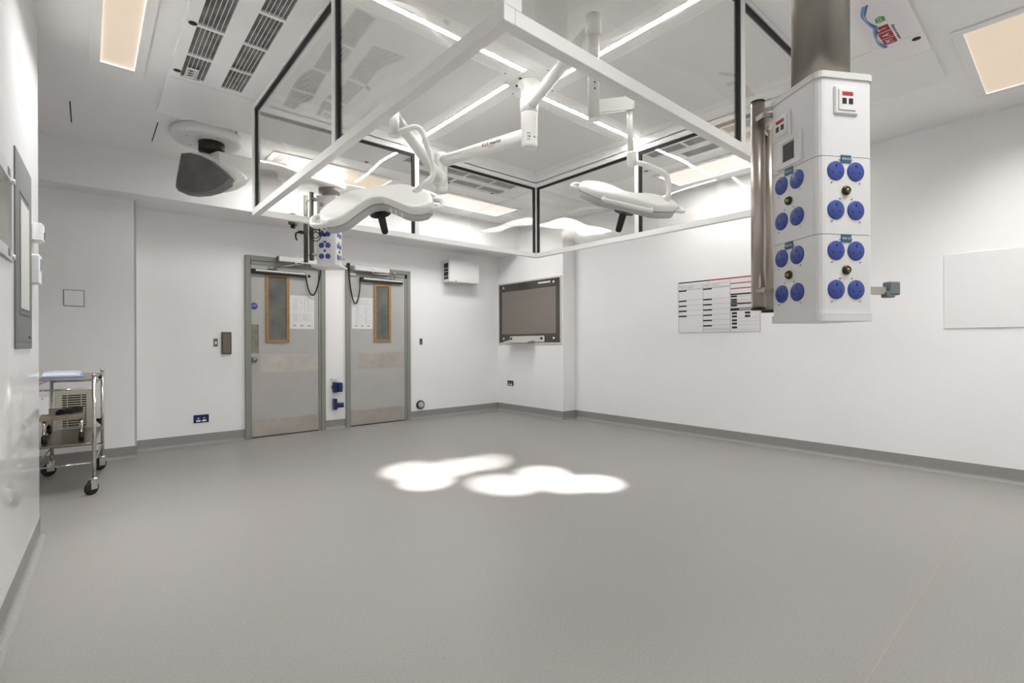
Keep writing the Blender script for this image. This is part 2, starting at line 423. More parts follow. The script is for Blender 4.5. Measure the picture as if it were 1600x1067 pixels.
def closer(label, bx0, bx1, bz, rx0, rx1, rz, arm, mirror):
    """white operator box on the frame, folding arm, sensor rail on the leaf, cable loop"""
    t = thing('door_operator', label, 'door closer', ((bx0 + bx1) / 2, YD - .03, rz - .02))
    MB().box((bx0, YD - .105, bz - .032), (bx1, YD - .03, bz + .032), .006).build('housing', WHITE2, t)
    e = bx0 if not mirror else bx1
    MB().box((e - .012, YD - .10, bz - .03), (e + .012, YD - .034, bz + .03)).build('end_cap', COLD, t)
    ro = MB().box((rx0, YD - .055, rz - .032), (rx1, YD - .009, rz + .022), .004).build('safety_rail', BLACKP, t)
    MB().box((rx0 + .04, YD - .062, rz - .006), (rx1 - .01, YD - .0545, rz + .018), .003).build('rail_cover', mat('anodised rail', (.75, .75, .74), .3, .6), ro)
    MB().tube([arm[0], arm[1]], .008, 8).tube([arm[1], arm[2]], .007, 8).lathe([(0, 0), (.018, 0), (.018, .03), (0, .03)], arm[1], 12).lathe([(0, 0), (.02, 0), (.02, .05), (0, .05)], arm[0], 12).build('arm', STEEL, t)
    MB().box((arm[2][0] - .05, YD - .05, arm[2][2] - .012), (arm[2][0] + .05, YD - .009, arm[2][2] + .012), .003).build('arm_shoe', STEEL, t)
    return t
c1 = closer('white door operator with folding arm above the left door', 1.752, 2.30, 2.148, 1.465, 2.085, 1.985,
            [(2.02, YD - .09, 2.09), (1.93, YD - .15, 2.085), (1.70, YD - .06, 2.03)], False)
P = [(2.085, YD - .03, 1.985)] + [Vector((2.085 + .19 * (u), YD - .045, 1.985 - .33 * math.sin(PI * min(1, u * 1.0)) ** .62 + .17 * u)) for u in [i / 16 for i in range(1, 16)]] + [(2.275, YD - .04, 2.12)]
MB().tube(P, .009, 8).build('cable', BLACK, c1)
MB().lathe([(0, 0), (.02, 0), (.02, .0012), (0, .0012)], M=frame_M((2.135, YD - .008, 1.975), (1, 0, 0), (0, 0, 1)), n=18).build('badge', BLACKP, c1)
c2 = closer('white door operator with folding arm above the right door', 2.700, 3.205, 2.128, 2.800, 3.435, 1.995,
            [(2.96, YD - .09, 2.07), (3.25, YD - .14, 2.075), (3.30, YD - .06, 2.03)], True)
P = [(2.80, YD - .03, 2.0)] + [Vector((2.80 - .165 * u, YD - .045, 2.0 - .42 * math.sin(PI * u) ** .6 + .16 * u)) for u in [i / 16 for i in range(1, 16)]] + [(2.635, YD - .04, 2.165)]
MB().tube(P, .009, 8).build('cable', BLACK, c2)
MB().box((2.612, YD - .06, 2.10), (2.652, YD - .03, 2.19), .005).build('cable_gland', BLACKP, c2)
MB().box((2.662, YD - .0335, 2.035), (2.742, YD - .0315, 2.062)).build('maker_plate', WHITE2, c2)

# ------------------------------------------------------------------ small things on the door wall
def socket_plate(name, label, cat, M, wd, hg, two=True):
    """double socket: plate, two rocker switches, slots (plate lies in local xy, z outwards)"""
    o = bpy.data.objects.new(name, None); COL.objects.link(o); o.matrix_world = M; tag(o, label, cat)
    MB().box((-wd / 2, -hg / 2, 0), (wd / 2, hg / 2, .009), .003).build('plate', BLUED, o)
    for sx in (-1, 1):
        cx = sx * wd * .19
        sl = MB(); sl.box((cx - .006, .012, .0088), (cx + .006, .022, .0096)); sl.box((cx - .018, -.008, .0088), (cx - .006, .002, .0096)); sl.box((cx + .006, -.008, .0088), (cx + .018, .002, .0096))
        sl.build('pin_slots', BLACK, o)
        MB().box((cx - .02, -hg * .36, .0088), (cx + .02, -hg * .13, .0125), .001).build('rocker', LABELT, o)
        MB().box((cx - .009, hg * .02, .0088), (cx + .009, hg * .14, .0098)).build('mark', LABELT, o)
    return o
MD = lambda x, z, y=YD: frame_M((x, y, z), (1, 0, 0), (0, 0, 1))       # facing -Y
MX = lambda y, z, x: frame_M((x, y, z), (0, -1, 0), (0, 0, 1))         # facing -X
socket_plate('double_socket', 'navy double socket low on the wall left of the doors', 'socket', MD(.958, .287), .146, .088)
socket_plate('double_socket', 'navy double socket under the dark screen', 'socket', MX(6.094, .460, XP), .146, .086)
def wallbox(name, label, cat, x0, x1, z0, z1, d, m, inner=None, mi=None):
    t = thing(name, label, cat, ((x0 + x1) / 2, YD, z0))
    MB().box((x0, YD - d, z0), (x1, YD, z1), .004).build('body', m, t)
    if inner: MB().box((x0 + inner, YD - d - .003, z0 + inner), (x1 - inner, YD - d + .002, z1 - inner), .002).build('face', mi, t)
    return t
k = wallbox('push_pad', 'tall dark steel push pad on the wall left of the doors', 'push pad', 1.158, 1.257, 1.002, 1.254, .022, mat('dark bronze edge', (.07, .06, .05), .4), .012, mat('bronze steel', (.20, .18, .15), .32, .9))
k = wallbox('key_switch', 'small grey key switch beside the tall push pad', 'switch', 1.080, 1.122, 1.090, 1.180, .010, mat('grey switch', (.16, .155, .15), .4))
MB().box((1.09, YD - .013, 1.115), (1.112, YD - .009, 1.15), .001).build('rocker', WHITE2, k)
k = wallbox('light_switch', 'small grey switch on the wall right of the doors', 'switch', 3.730, 3.778, 1.098, 1.188, .010, mat('grey switch', (.16, .155, .15), .4))
MB().box((3.744, YD - .013, 1.145), (3.764, YD - .009, 1.175), .001).build('rocker', BLACKP, k)
# industrial sockets between the doors
def ind_socket(label, z, spur):
    t = thing('industrial_socket', label, 'socket', (2.47, YD, z - .06))
    if spur == 'cap':
        MB().box((2.428, YD - .075, z - .068), (2.468, YD, z + .068), .006).box((2.418, YD - .05, z - .02), (2.43, YD, z + .02), .003).build('body', BLUED, t)
        MB().box((2.473, YD - .09, z - .062), (2.535, YD - .01, z + .062), .008).box((2.53, YD - .06, z - .022), (2.548, YD - .02, z + .022), .004).build('flap', BLUED, t)
    else:
        MB().box((2.428, YD - .075, z - .072), (2.470, YD, z + .072), .006).build('body', BLUED, t)
        MB().tube([(2.462, YD - .05, z - .016), (2.548, YD - .085, z - .012)], .033, 16).build('spout', BLUED, t)
    return t
ind_socket('upper navy industrial socket between the two doors', .545, 'cap')
ind_socket('lower navy industrial socket with slanted spout between the doors', .325, 'spout')
tag(MB().box((2.405, YD - .012, .632), (2.490, YD, .668), .003).build('label_plate', WHITE2, origin=(2.447, YD, .632)), 'small white plate above the navy industrial sockets', 'plate')
# round air valve
t = thing('air_valve', 'round black and white air valve near the floor right of the doors', 'valve', (3.735, YD, .13))
Mv = MD(3.735, .207)
MB().lathe([(0, 0), (.062, 0), (.066, .010), (.064, .028), (.048, .032), (0, .032)], M=Mv).build('ring', BLACKP, t)
MB().lathe([(0, .030), (.045, .030), (.045, .038), (.036, .040), (.034, .036), (.026, .036), (.024, .041), (0, .042)], M=Mv).build('cone', mat('valve white', (.7, .7, .68), .4), t)
MB().lathe([(.026, .0365), (.034, .0365), (.034, .0375), (.026, .0375)], M=Mv).build('groove', BLACKP, t)
# wall heater unit
t = thing('wall_air_unit', 'white wall-mounted air unit high beside the dark screen', 'air unit', (4.41, YD, 2.045))
MB().box((4.135, YD - .20, 2.045), (4.70, YD, 2.390), .008, seg=2).build('casing', WHITE2, t)
for i, (z0, z1) in enumerate(((2.26, 2.335), (2.215, 2.25), (2.14, 2.205), (2.09, 2.13))):
    MB().box((4.132, YD - .165, z0), (4.137, YD - .05, z1), .001).build('vent_slot', BLACKP, t)
MB().box((4.24, YD - .2008, 2.062), (4.265, YD - .199, 2.072)).build('badge', INK, t)

# ------------------------------------------------------------------ dark screen on the boxed corner
t = thing('wall_screen', 'large dark glass screen set in the corner wall', 'screen', (XP, 5.665, 1.11))
ya, yb, za, zb = 4.967, 6.366, 1.122, 2.078
fr = MB(); fr.box((XP - .016, ya - .022, za - .022), (XP, ya, zb + .022)); fr.box((XP - .016, yb, za - .022), (XP, yb + .022, zb + .022))
fr.box((XP - .016, ya, zb), (XP, yb, zb + .022)); fr.box((XP - .016, ya, za - .022), (XP, yb, za))
fr.build('trim', mat('screen trim', (.60, .595, .57), .35), t)
MB().box((XP - .012, ya, za), (XP, yb, zb)).build('surround', SCRF, t)
MB().box((XP - .0132, ya + .085, za + .135), (XP - .0118, yb - .075, zb - .125)).build('display', SCRI, t)
for y in (ya + .13, yb - .115):
    for z in (za + .065, zb - .055):
        MB().lathe([(0, 0), (.018, 0), (.018, .004), (0, .004)], M=MX(y, z, XP - .0119), n=16).build('fixing_cap', WHITE2, t)
lb = MB().box((XP - .0132, ya + .20, zb - .058), (XP - .0118, ya + .46, zb - .036)).build('maker_strip', WHITE2, t)
MB().text('• • • • • • •', .018, MX(ya + .36, zb - .047, XP - .0134)).build('lettering', INK, lb)
t = thing('keyboard_shelf', 'pale folding keyboard tray below the dark screen', 'shelf', (XP - .1, 5.6, 1.1))
PG = mat('pale shelf grey', (.60, .59, .56), .4)
MB().box((XP - .03, 5.28, 1.13), (XP - .016, 6.08, 1.225), .006).build('back_plate', PG, t)
MB().prism([(XP - .03, 5.50, 1.150), (XP - .03, 6.08, 1.150), (XP - .20, 6.05, 1.118), (XP - .20, 5.50, 1.118)], (0, 0, .016), bev=.003).build('tray', PG, t)
for y in (5.34, 6.04):
    MB().lathe([(0, 0), (.022, 0), (.022, .004), (0, .004)], M=MX(y, 1.185, XP - .0302), n=16).build('hole', BLACKP, t)
MB().lathe([(0, 0), (.02, 0), (.02, .003), (0, .003)], (XP - .11, 5.72, 1.149), 16).build('finger_hole', COLD, t)

# ------------------------------------------------------------------ things on the right wall
t = thing('count_board', 'printed white surgical count board on the right wall', 'board', (XR, 2.77, 1.23))
by0, by1, bz0, bz1 = 3.222, 2.255, 1.232, 1.846
MB().box((XR - .004, by1, bz0), (XR, by0, bz1)).build('sheet', mat('board sheet', (.80, .80, .80), .3), t)
BX = XR - .0045
def BY(u): return by0 + (by1 - by0) * u
def BZ(v): return bz1 + (bz0 - bz1) * v
kk = MB(); gg = MB(); rr = MB(); tt = MB()
def bar(mb, u0, v0, u1, v1): mb.box((BX - .0004, BY(u0), BZ(v0)), (BX + .0006, BY(u1), BZ(v1)))
bar(kk, 0, 0, .40, .022); bar(rr, .40, 0, 1.0, .022)
bar(rr, .665, .105, 1, .122); bar(rr, .665, .20, 1, .217)
for v in (.075, .145): bar(gg, 0, v, .66, v + .005)
bar(gg, .16, .02, .164, .075); bar(gg, .395, .02, .399, .075)
for u in (0.0, .325, .66, .995): bar(gg, u, .075 if .1 < u < .6 else .0, u + .005, 1)
bar(gg, 0, .995, 1, 1)
for v in (.16, .36, .46, .56, .66):
    bar(kk, 0.0, v, .11, v + .028); bar(gg, .11, v, .325, v + .004)
for v in (.16, .36, .46, .56, .66, .76, .86):
    bar(kk, .33, v, .44, v + .028); bar(gg, .44, v, .66, v + .004)
for v in (.93, .95): bar(gg, .33, v, .66, v + .004)
for v in (.30, .475): bar(kk, .665, v, .99, v + .026)
for v in (.335, .395, .435, .505): bar(kk, .67, v, .74, v + .034); bar(gg, .74, v + .02, .98, v + .024)
bar(kk, .665, .565, .995, .615)
for v, u in ((.64, .68), (.70, .68), (.64, .83), (.70, .83), (.77, .68), (.83, .68), (.90, .68)): bar(kk, u, v, u + .06, v + .038)
for v in (.75, .81, .875, .955): bar(gg, .75, v, .97, v + .003)
for mb_, nm_, m_ in ((kk, 'black_print', INK), (gg, 'grey_print', INKG), (rr, 'red_print', RED)): mb_.build(nm_, m_, t)['kind'] = 'stuff'
for body, u, v, sz in (('FIRST COUNT', .12, .112, .028), ('FIRST COUNT', .44, .112, .028)): tt.text(body, sz, MX(BY(u), BZ(v), BX - .0002), .0003)
tt.build('lettering', INKG, t)
tw = MB()
for q_ in range(8): tw.box((BX - .0010, BY(.765 + .018 * q_), BZ(.578)), (BX - .0003, BY(.765 + .018 * q_ + .012), BZ(.602)))
tw.build('white_lettering', LABELT, t)['kind'] = 'stuff'
tag(MB().box((XR - .009, -.55, 1.226), (XR, .755, 1.848), .002).build('whiteboard', GLOSSB, origin=(XR, .1, 1.226)), 'plain glossy white board at the right edge', 'board')

# ------------------------------------------------------------------ left wall items
def wlM(y, z, off=0.0): return frame_M((xl(y) + off, y, z), (.032, 1, 0), (0, 0, 1))   # local x along the wall away from camera; z outwards (+X)
def local_thing(name, label, cat, M):
    o = bpy.data.objects.new(name, None); COL.objects.link(o); o.matrix_world = M; return tag(o, label, cat)
o = local_thing('control_panel', 'tall grey control panel flush in the left wall', 'control panel', wlM(3.345, 1.10))
MB().box((-.27, 0, -.002), (.27, .90, .006), .002).build('face', GREYPAN, o)
mb = MB(); mb.box((-.15, .16, .0055), (.17, .166, .0068)); mb.box((-.15, .724, .0055), (.17, .73, .0068)); mb.box((-.15, .16, .0055), (-.144, .73, .0068)); mb.build('membrane_edge', BLACKP, o)
MB().box((-.12, .19, .0055), (.16, .70, .0075), .001).build('membrane', GREYIN, o)
MB().text('• •••', .04, Matrix.Translation((.17, .055, .0065))).build('lettering', INK, o)
MB().box((-.27, .03, .0055), (.27, .034, .0065)).build('groove', COLD, o)
o = local_thing('x_ray_viewer', 'white framed glass viewer at the far left edge', 'viewer', wlM(2.56, 1.47))
mb = MB(); mb.box((-.42, 0, 0), (.42, .05, .010), .002); mb.box((-.42, .33, 0), (.42, .39, .010), .002); mb.box((.38, .05, 0), (.42, .33, .010), .002); mb.box((-.42, .05, 0), (-.38, .33, .010), .002)
mb.build('frame', mat('pale frame', (.50, .51, .52), .6), o)
MB().box((-.38, .05, 0), (.38, .33, .003)).build('backing', mat('viewer board', (.20, .165, .12), .4, noise=(4, .3, 3)), o)
MB().box((-.38, .05, .006), (.38, .33, .008)).build('cover_glass', GLASS, o)
for y in (.015, .345): MB().box((.28, y, .0095), (.34, y + .03, .011)).build('label', COLD, o)
for y in (.04, .36): MB().lathe([(0, 0), (.012, 0), (.012, .008), (0, .008)], (.40, y - .02, .009), 12).build('standoff', WHITE2, o)
o = local_thing('door_contact_box', 'small white box on the left wall above the thermostat', 'sensor', wlM(3.70, 1.675))
MB().box((-.05, 0, 0), (.05, .10, .045), .006, seg=2).build('housing', WHITE2, o)
MB().box((.02, .02, .045), (.045, .06, .050), .001).build('lens', COLD, o)
o = local_thing('thermostat', 'white thermostat with blue display on the left wall', 'thermostat', wlM(3.665, 1.445))
MB().box((-.045, 0, 0), (.05, .155, .036), .004).build('housing', WHITE2, o)
MB().box((-.022, .075, .0355), (.035, .135, .038), .001).build('display', LCD, o)
MB().box((-.038, .06, .0355), (-.03, .068, .037)).build('button', INK, o)

# ------------------------------------------------------------------ alcove wall
o = thing('access_panel', 'small square access panel with dark edge on the alcove wall', 'panel', (-.093, YA, 1.474))
MB().box((-.166, YA - .004, 1.474), (-.020, YA, 1.626)).build('edge', COLD, o)
MB().box((-.161, YA - .007, 1.479), (-.025, YA, 1.621), .001).build('door', WALL, o)
o = thing('wall_vent', 'cream louvred vent low on the wall behind the trolley', 'vent', (-.098, YA, .28))
mb = MB(); x0, x1, z0, z1 = -.222, .035, .29, .712
mb.box((x0, YA - .012, z0), (x0 + .045, YA, z1), .002); mb.box((x1 - .045, YA - .012, z0), (x1, YA, z1), .002)
mb.box((x0 + .045, YA - .012, z0), (x1 - .045, YA, z0 + .06), .002); mb.box((x0 + .045, YA - .012, z1 - .06), (x1 - .045, YA, z1), .002)
mb.build('frame', CREAM, o)
MB().box((x0 + .045, YA - .002, z0 + .06), (x1 - .045, YA, z1 - .06)).build('backing', BLACKP, o)
for i in range(14):
    z = z0 + .066 + i * .0213
    MB().box((x0 + .045, YA - .011, z), (x1 - .045, YA - .003, z + .0085)).build('slat', CREAM, o)
for x in (x0 + .08, x1 - .08): MB().box((x - .003, YA - .0125, z0 + .06), (x + .003, YA - .010, z1 - .06)).build('mullion', CREAM, o)
# ------------------------------------------------------------------ trolley and what is on it
tx0, tx1, ty0, ty1 = -.265, .068, 4.845, 5.745
t = thing('steel_trolley', 'two-shelf stainless steel trolley in the alcove', 'trolley', ((tx0 + tx1) / 2, (ty0 + ty1) / 2, 0))
for i, (x, y) in enumerate(((tx0, ty0), (tx1, ty0), (tx0, ty1), (tx1, ty1))):
    lg = MB().tube([(x, y, .105), (x, y, .885)], .0125, 14).build('leg', CHROME, t)
    MB().lathe([(.0128, 0), (.016, .004), (.016, .014), (.006, .02), (0, .02)], (x, y, .882), 14).build('cap', CHROME, lg)
    MC = Matrix.Translation((x, y, 0)) @ Matrix.Rotation((-.95, -.75, -1.1, -.85)[i], 4, 'Z')
    cs = MB(); cs.lathe([(0, .124), (.02, .124), (.023, .106), (.016, .092), (0, .092)], (0, 0, 0), 14, M=MC)
    cs.box((-.017, -.04, .04), (-.013, .012, .108), .001, M=MC); cs.box((.013, -.04, .04), (.017, .012, .108), .001, M=MC)
    co = cs.build('castor_fork', CHROME, t)
    MB().lathe([(0, -.011), (.032, -.011), (.050, -.009), (.050, .009), (.032, .011), (0, .011)], M=MC @ frame_M((0, -.022, .0505), (0, 1, 0), (0, 0, 1)), n=22).build('wheel', BLACK, co)
for z, m, nm in ((.868, STEEL, 'top_shelf'), (.385, DARKSH, 'lower_shelf')):
    mb = MB().box((tx0, ty0, z - .014), (tx1, ty1, z), .002)
    mb.build(nm, m, t)
for x in (tx0, tx1):
    for z in (.24, .82): MB().tube([(x, ty0, z), (x, ty1, z)], .006, 8).build('side_rail', CHROME, t)
for y in (ty0, ty1):
    for z in (.235, .79 if y == ty0 else .80): MB().tube([(tx0, y, z), (tx1, y, z)], .0065, 8).build('end_rail', CHROME, t)
for z in (.80, .40):
    MB().prism([(tx1 - .06, ty1, z + .06), (tx1, ty1 - .012, z + .06), (tx1 - .01, ty1, z)], (0, .004, 0)).build('bracket', BLACKP, t)
t.rotation_euler.z = -.07
t = thing('instrument_stool', 'low timber-topped step stool on the trolley\'s lower shelf', 'stool', (-.15, 5.3, .385))
sx0, sx1, sy0, sy1 = -.27, -.018, 4.99, 5.62
MB().box((sx0, sy0, .552), (sx1, sy1, .585), .004).build('top', WOOD, t)
for x in (sx0 + .025, sx1 - .02):
    for y in (sy0 + .025, sy1 - .03):
        l = MB().tube([(x, y, .435), (x, y, .553)], .0125, 12).build('leg', CHROME, t)
        MB().tube([(x, y, .3852), (x, y, .437)], .017, 12).build('foot', BLACK, l)
random.seed(9)
P = []
for i in range(110):
    a = i * .55; rr_ = .6 + .4 * math.sin(i * .37)
    P.append((-.105 + .080 * rr_ * math.cos(a), 5.18 + .15 * rr_ * math.sin(a * 1.03 + .3), .592 + .0016 * (i % 20) * .6 + random.uniform(0, .008)))
tag(MB().tube(P, .006, 6).build('coiled_cable', BLACK, origin=(-.1, 5.18, .585)), 'tangle of black cable on the low stool', 'cable')
t = thing('folded_drape', 'folded white and blue drape on the trolley top', 'drape', (-.15, 5.2, .868))
MB().box((-.26, 4.98, .8685), (-.02, 5.50, .884), .006, seg=2).build('under_fold', CLOTHB, t)
MB().prism([(-.255, 4.98, .884), (-.045, 4.985, .884), (-.05, 5.00, .897), (-.09, 5.02, .906), (-.25, 5.0, .908)], (.012, .46, 0), bev=.004).build('upper_fold', CLOTH, t)
t = thing('label_tag', 'white card tag hanging from the trolley rail', 'tag', (-.235, 4.832, .60))
MB().box((-.275, 4.836, .62), (-.212, 4.838, .745), .0006).build('card', PAPER, t)
MB().lathe([(0, 0), (.006, 0), (.006, .002), (0, .002)], M=frame_M((-.243, 4.8365, .733), (1, 0, 0), (0, 0, 1)), n=12).build('eyelet', SILV, t)
MB().tube([(-.243, 4.837, .735), (-.243, 4.834, .796)], .0012, 6).build('string', PAPER, t)

# ------------------------------------------------------------------ canopy plenum boards with grilles (turned four times about the canopy centre)
ux0 = 0.385
HALF = 2.045                          # outer half width
INN = CX - X0 + .0                    # inner half width
def rot4(k): return Matrix.Translation((CX, CY, 0)) @ Matrix.Rotation(-k * PI / 2, 4, 'Z')
ZB0, ZB1 = 2.925, 2.96
rows = [(.476 - CX, .610 - CX), (.715 - CX, .845 - CX)]
cuts = [[(2.78, 3.255), (3.28, 3.622), (3.645, 3.96)], [(2.55, 2.905), (2.93, 3.278), (3.298, 3.638), (3.655, 3.955)]]
SHORT = 'plenum boards round the canopy'
side_names = ['white grilled plenum board left of the canopy', 'white grilled plenum board along the far left side of the canopy', 'white grilled plenum board along the far right side of the canopy', 'white plenum board with coloured logo near the steel column']
for k in range(4):
    M = rot4(k)
    t = local_thing('plenum_board', side_names[k], 'ceiling board', M @ Matrix.Translation((0, 0, ZB0)))
    # local: board spans x -HALF..-INN, y -HALF..+INN  (pinwheel)
    xs = sorted({-HALF, -INN, *[v for r in rows for v in r]})
    has = (k != 3)
    mb = MB()
    ylo, yhi = -INN, HALF
    if not has:
        mb.box((-HALF, ylo, 0), (-INN, yhi, ZB1 - ZB0), .003)
    else:
        holes = [(rows[r][0], rows[r][1], a - CY, b - CY) for r in (0, 1) for (a, b) in cuts[r]]
        for i in range(len(xs) - 1):
            xa, xb = xs[i], xs[i + 1]; hh = sorted((h for h in holes if h[0] <= xa + 1e-6 and h[1] >= xb - 1e-6), key=lambda h: h[2])
            y = ylo
            for h in hh:
                mb.box((xa, y, 0), (xb, h[2], ZB1 - ZB0)); y = h[3]
            mb.box((xa, y, 0), (xb, yhi, ZB1 - ZB0))
    mb.build('board', BOARD, t)
    if has:
        for h in holes:
            g = MB().box((h[0], h[2], .012), (h[1], h[3], .016)).build('grille', GRILLE_BACK, t)
            n = 6
            for j in range(1, n):
                x = h[0] + (h[1] - h[0]) * j / n
                MB().box((x - .0013, h[2], .001), (x + .0013, h[3], .0035)).build('slat', WHITE, g)
    for dy in ((-.35, .62, 1.25) if has else (-1.29,)):
        MB().lathe([(0, 0), (.022, 0), (.022, .003), (0, .003)], (.454 - CX, dy, -.0012), 16).build('knob_cap', BLACK, t)
    MB().box((-HALF + .01, -1.24 if not has else 1.36, -.0006), (-INN - .01, -1.237 if not has else 1.363, .001)).build('joint', JOINT, t)
    if k == 0:
        s_ = MB().box((.500 - CX, 3.80 - CY, -.0008), (.566 - CX, 3.94 - CY, .001)).build('sticker', WHITE2, t)
        mk = MB()
        for j in range(3):
            x = .533 - CX; y = 3.835 - CY + j * .034
            mk.prism([(x - .018, y - .006, -.0014), (x + .012, y, -.0014), (x + .012, y + .006, -.0014), (x - .018, y + .016, -.0014)], (0, 0, .0008))
        for j in range(8):
            for x in (.508, .556): mk.box((x - CX, 3.81 - CY + j * .016, -.0014), (x + .003 - CX, 3.818 - CY + j * .016, -.0006))
        mk.build('sticker_print', INK, s_)
    if k == 3: LOGO_PARENT = t

# logo on the near right board (world coordinates turned into the board's frame)
Mi = LOGO_PARENT.matrix_world.inverted() if False else (rot4(3) @ Matrix.Translation((0, 0, ZB0))).inverted()
def lg(name, mb, m, parent):
    bmesh.ops.transform(mb.bm, matrix=Mi, verts=list(mb.bm.verts)); return mb.build(name, m, parent)
zz = ZB0 - .0005
sheet = lg('logo_sheet', MB().box((3.10, .632, zz), (3.715, .842, zz + .001)), LILAC, LOGO_PARENT)
# lettering reads along -X seen from below: local x axis -> +X reversed
def logoM(x, y): return frame_M((x, y, zz - .0008), (-1, 0, 0), (0, 1, 0)) @ Matrix.Rotation(0, 4, 'Z')
sq = MB(); tx = MB()
for i, ch in enumerate('TAM'):
    xa = 3.445 + i * .083
    lg('logo_block', MB().box((xa, .713, zz - .0005), (xa + .076, .776, zz + .0005)), RED, sheet)
    lg('logo_letter', MB().text(ch, .054, logoM(xa + .038, .7445), .0002), LABELT, sheet)
lg('logo_wording', MB().text('medical air technology', .0215, logoM(3.57, .700), .0002), INK, sheet)
gr = MB()
for (xa, ya, wd) in ((3.35, .722, .05), (3.365, .740, .05)): pass
gr.prism([(3.332, .728, zz - .001), (3.352, .708, zz - .001), (3.398, .712, zz - .001), (3.408, .738, zz - .001), (3.388, .756, zz - .001), (3.345, .750, zz - .001)], (0, 0, .001))
eco = lg('eco_mark', gr, GREEN, sheet)
lg('eco_letters', MB().text('ECO', .030, frame_M((3.369, .733, zz - .0016), (-1, 0, 0), (0, 1, 0)), .0002), LABELT, sheet)
def ribbon(pts, w0, m, dz):
    mb = MB(); Pp = [Vector((x, y, zz - dz)) for x, y in pts]
    Pp = rounded(Pp, .06, 4); n = len(Pp)
    for i in range(n - 1):
        a, b = Pp[i], Pp[i + 1]; d = (b - a).normalized(); s_ = Vector((-d.y, d.x, 0))
        wa_ = w0 * (1 - .75 * math.sin(PI * i / (n - 1))); wb_ = w0 * (1 - .75 * math.sin(PI * (i + 1) / (n - 1)))
        mb.prism([a - s_ * wa_, b - s_ * wb_, b + s_ * wb_, a + s_ * wa_], (0, 0, .0004))
    lg('logo_ribbon', mb, m, sheet)
ribbon([(3.175, .755), (3.27, .795), (3.36, .785), (3.44, .765)], .014, RIBB, .0010)
ribbon([(3.17, .745), (3.28, .783), (3.36, .780), (3.44, .765)], .005, RIBD, .0016)
ribbon([(3.44, .768), (3.53, .792), (3.63, .800), (3.72, .775)], .012, RIBB, .0010)
ribbon([(3.45, .768), (3.54, .785), (3.63, .788), (3.72, .775)], .004, RIBD, .0016)

# ------------------------------------------------------------------ canopy
t = thing('clean_air_canopy', 'square white-framed clear-sided canopy hanging below the ceiling', 'canopy', (CX, CY, 2.10))
RZ0, RZ1 = 2.100, 2.150
W_ = .046
TZ0 = 2.905                            # underside of top rail
sides = [  # axis, fixed outer, inner sign, from, to, middle post
    ('x', X0, 1, Y0, Y1, 2.515), ('y', Y1, -1, X0, X1, 2.365), ('x', X1, -1, Y0, Y1, 2.735), ('y', Y0, 1, X0, X1, 2.590)]
def bx3(axis, fo, sg, d0, d1, a, b, z0, z1, bev=.0, mb=None):
    """box lying in a canopy side: depth d0..d1 inward from the outer face, a..b along the side"""
    mb = mb or MB()
    if axis == 'x': return mb.box((fo + sg * d0, a, z0), (fo + sg * d1, b, z1), bev)
    return mb.box((a, fo + sg * d0, z0), (b, fo + sg * d1, z1), bev)
for ax, fo, sg, a, b, mid in sides:
    aa, bb = (a, b) if ax == 'x' else (a + W_, b - W_)
    bx3(ax, fo, sg, 0, W_, aa, bb, RZ0, RZ1, .002).build('bottom_rail', WHITE, t)
    bx3(ax, fo, sg, 0, W_, aa, bb, TZ0, HC, .002).build('top_rail', WHITE, t)
    bx3(ax, fo, sg, .004, .042, mid - .022, mid + .022, RZ1, TZ0, .002).build('post', WHITE, t)
    for (p, q) in ((a + W_, mid - .022), (mid + .022, b - W_)):
        po = bx3(ax, fo, sg, .018, .024, p, q, RZ1 + .001, TZ0 - .001).build('pane', PANE, t); po['label'] = 'clear plastic sheet'
        g = MB()
        bx3(ax, fo, sg, .010, .032, p, q, TZ0 - .022, TZ0 - .0005, mb=g)
        bx3(ax, fo, sg, .010, .032, q - .024, q - .0005, RZ1 + .001, TZ0 - .022, mb=g)
        g.build('gasket', BLACK, po)
for x, sx in ((X0, 1), (X1, -1)):
    for y, sy in ((Y0, 1), (Y1, -1)):
        MB().box((x, y, RZ1), (x + sx * (.075 if (sx, sy) == (1, 1) else W_), y + sy * W_, TZ0), .002).build('corner_post', WHITE, t)
# inner fascia up to the diffuser
t = thing('air_diffuser', 'white perforated air diffuser ceiling inside the canopy', 'diffuser', (CX, CY, ZD))
mb = MB()
for ax, fo, sg, a, b, mid in sides: bx3(ax, fo, sg, .031, .046, a + .03, b - .03, HC - .01, ZD + .03, mb=mb)
mb.build('fascia', WHITE, t)
XA, XB, YA_, YB = X0 + .046, X1 - .046, Y0 + .046, Y1 - .046
SW = .055
# pinwheel: strips along X at y=2.535 (near) and 2.735 (far), along Y at x=2.35 and 2.575
quads = [(XA, CX - .10, YA_, CY - .10), (CX - .10, XB, YA_, CY - .10), (XA, CX - .10, CY - .1, YB), (CX - .10, XB, CY - .1, YB)]
s1y, s3y, s2x, s4x = 2.545, 2.735, 2.355, 2.570
qd = [((XA, YA_), (s4x - SW / 2, s1y - SW / 2)), ((s4x + SW / 2, YA_), (XB, s3y - SW / 2)), ((XA, s1y + SW / 2), (s2x - SW / 2, YB)), ((s2x + SW / 2, s3y + SW / 2), (XB, YB))]
for i, ((xa, ya), (xb, yb)) in enumerate(qd):
    p_ = MB().box((xa, ya, ZD), (xb, yb, ZD + .02)).build('panel', WHITE, t)
    # perforated middle
    ix, iy = .10, .10
    MB().box((xa + ix, ya + iy, ZD - .0012), (xb - ix, yb - iy, ZD + .001)).build('perforated_sheet', PERF, p_)
    for (u, v) in ((.06, .06), (.94, .94), (.06, .94), (.94, .06)):
        MB().lathe([(0, 0), (.009, 0), (.009, .002), (0, .002)], (xa + (xb - xa) * u, ya + (yb - ya) * v, ZD - .0015), 10).build('screw_cap', JOINT, p_)
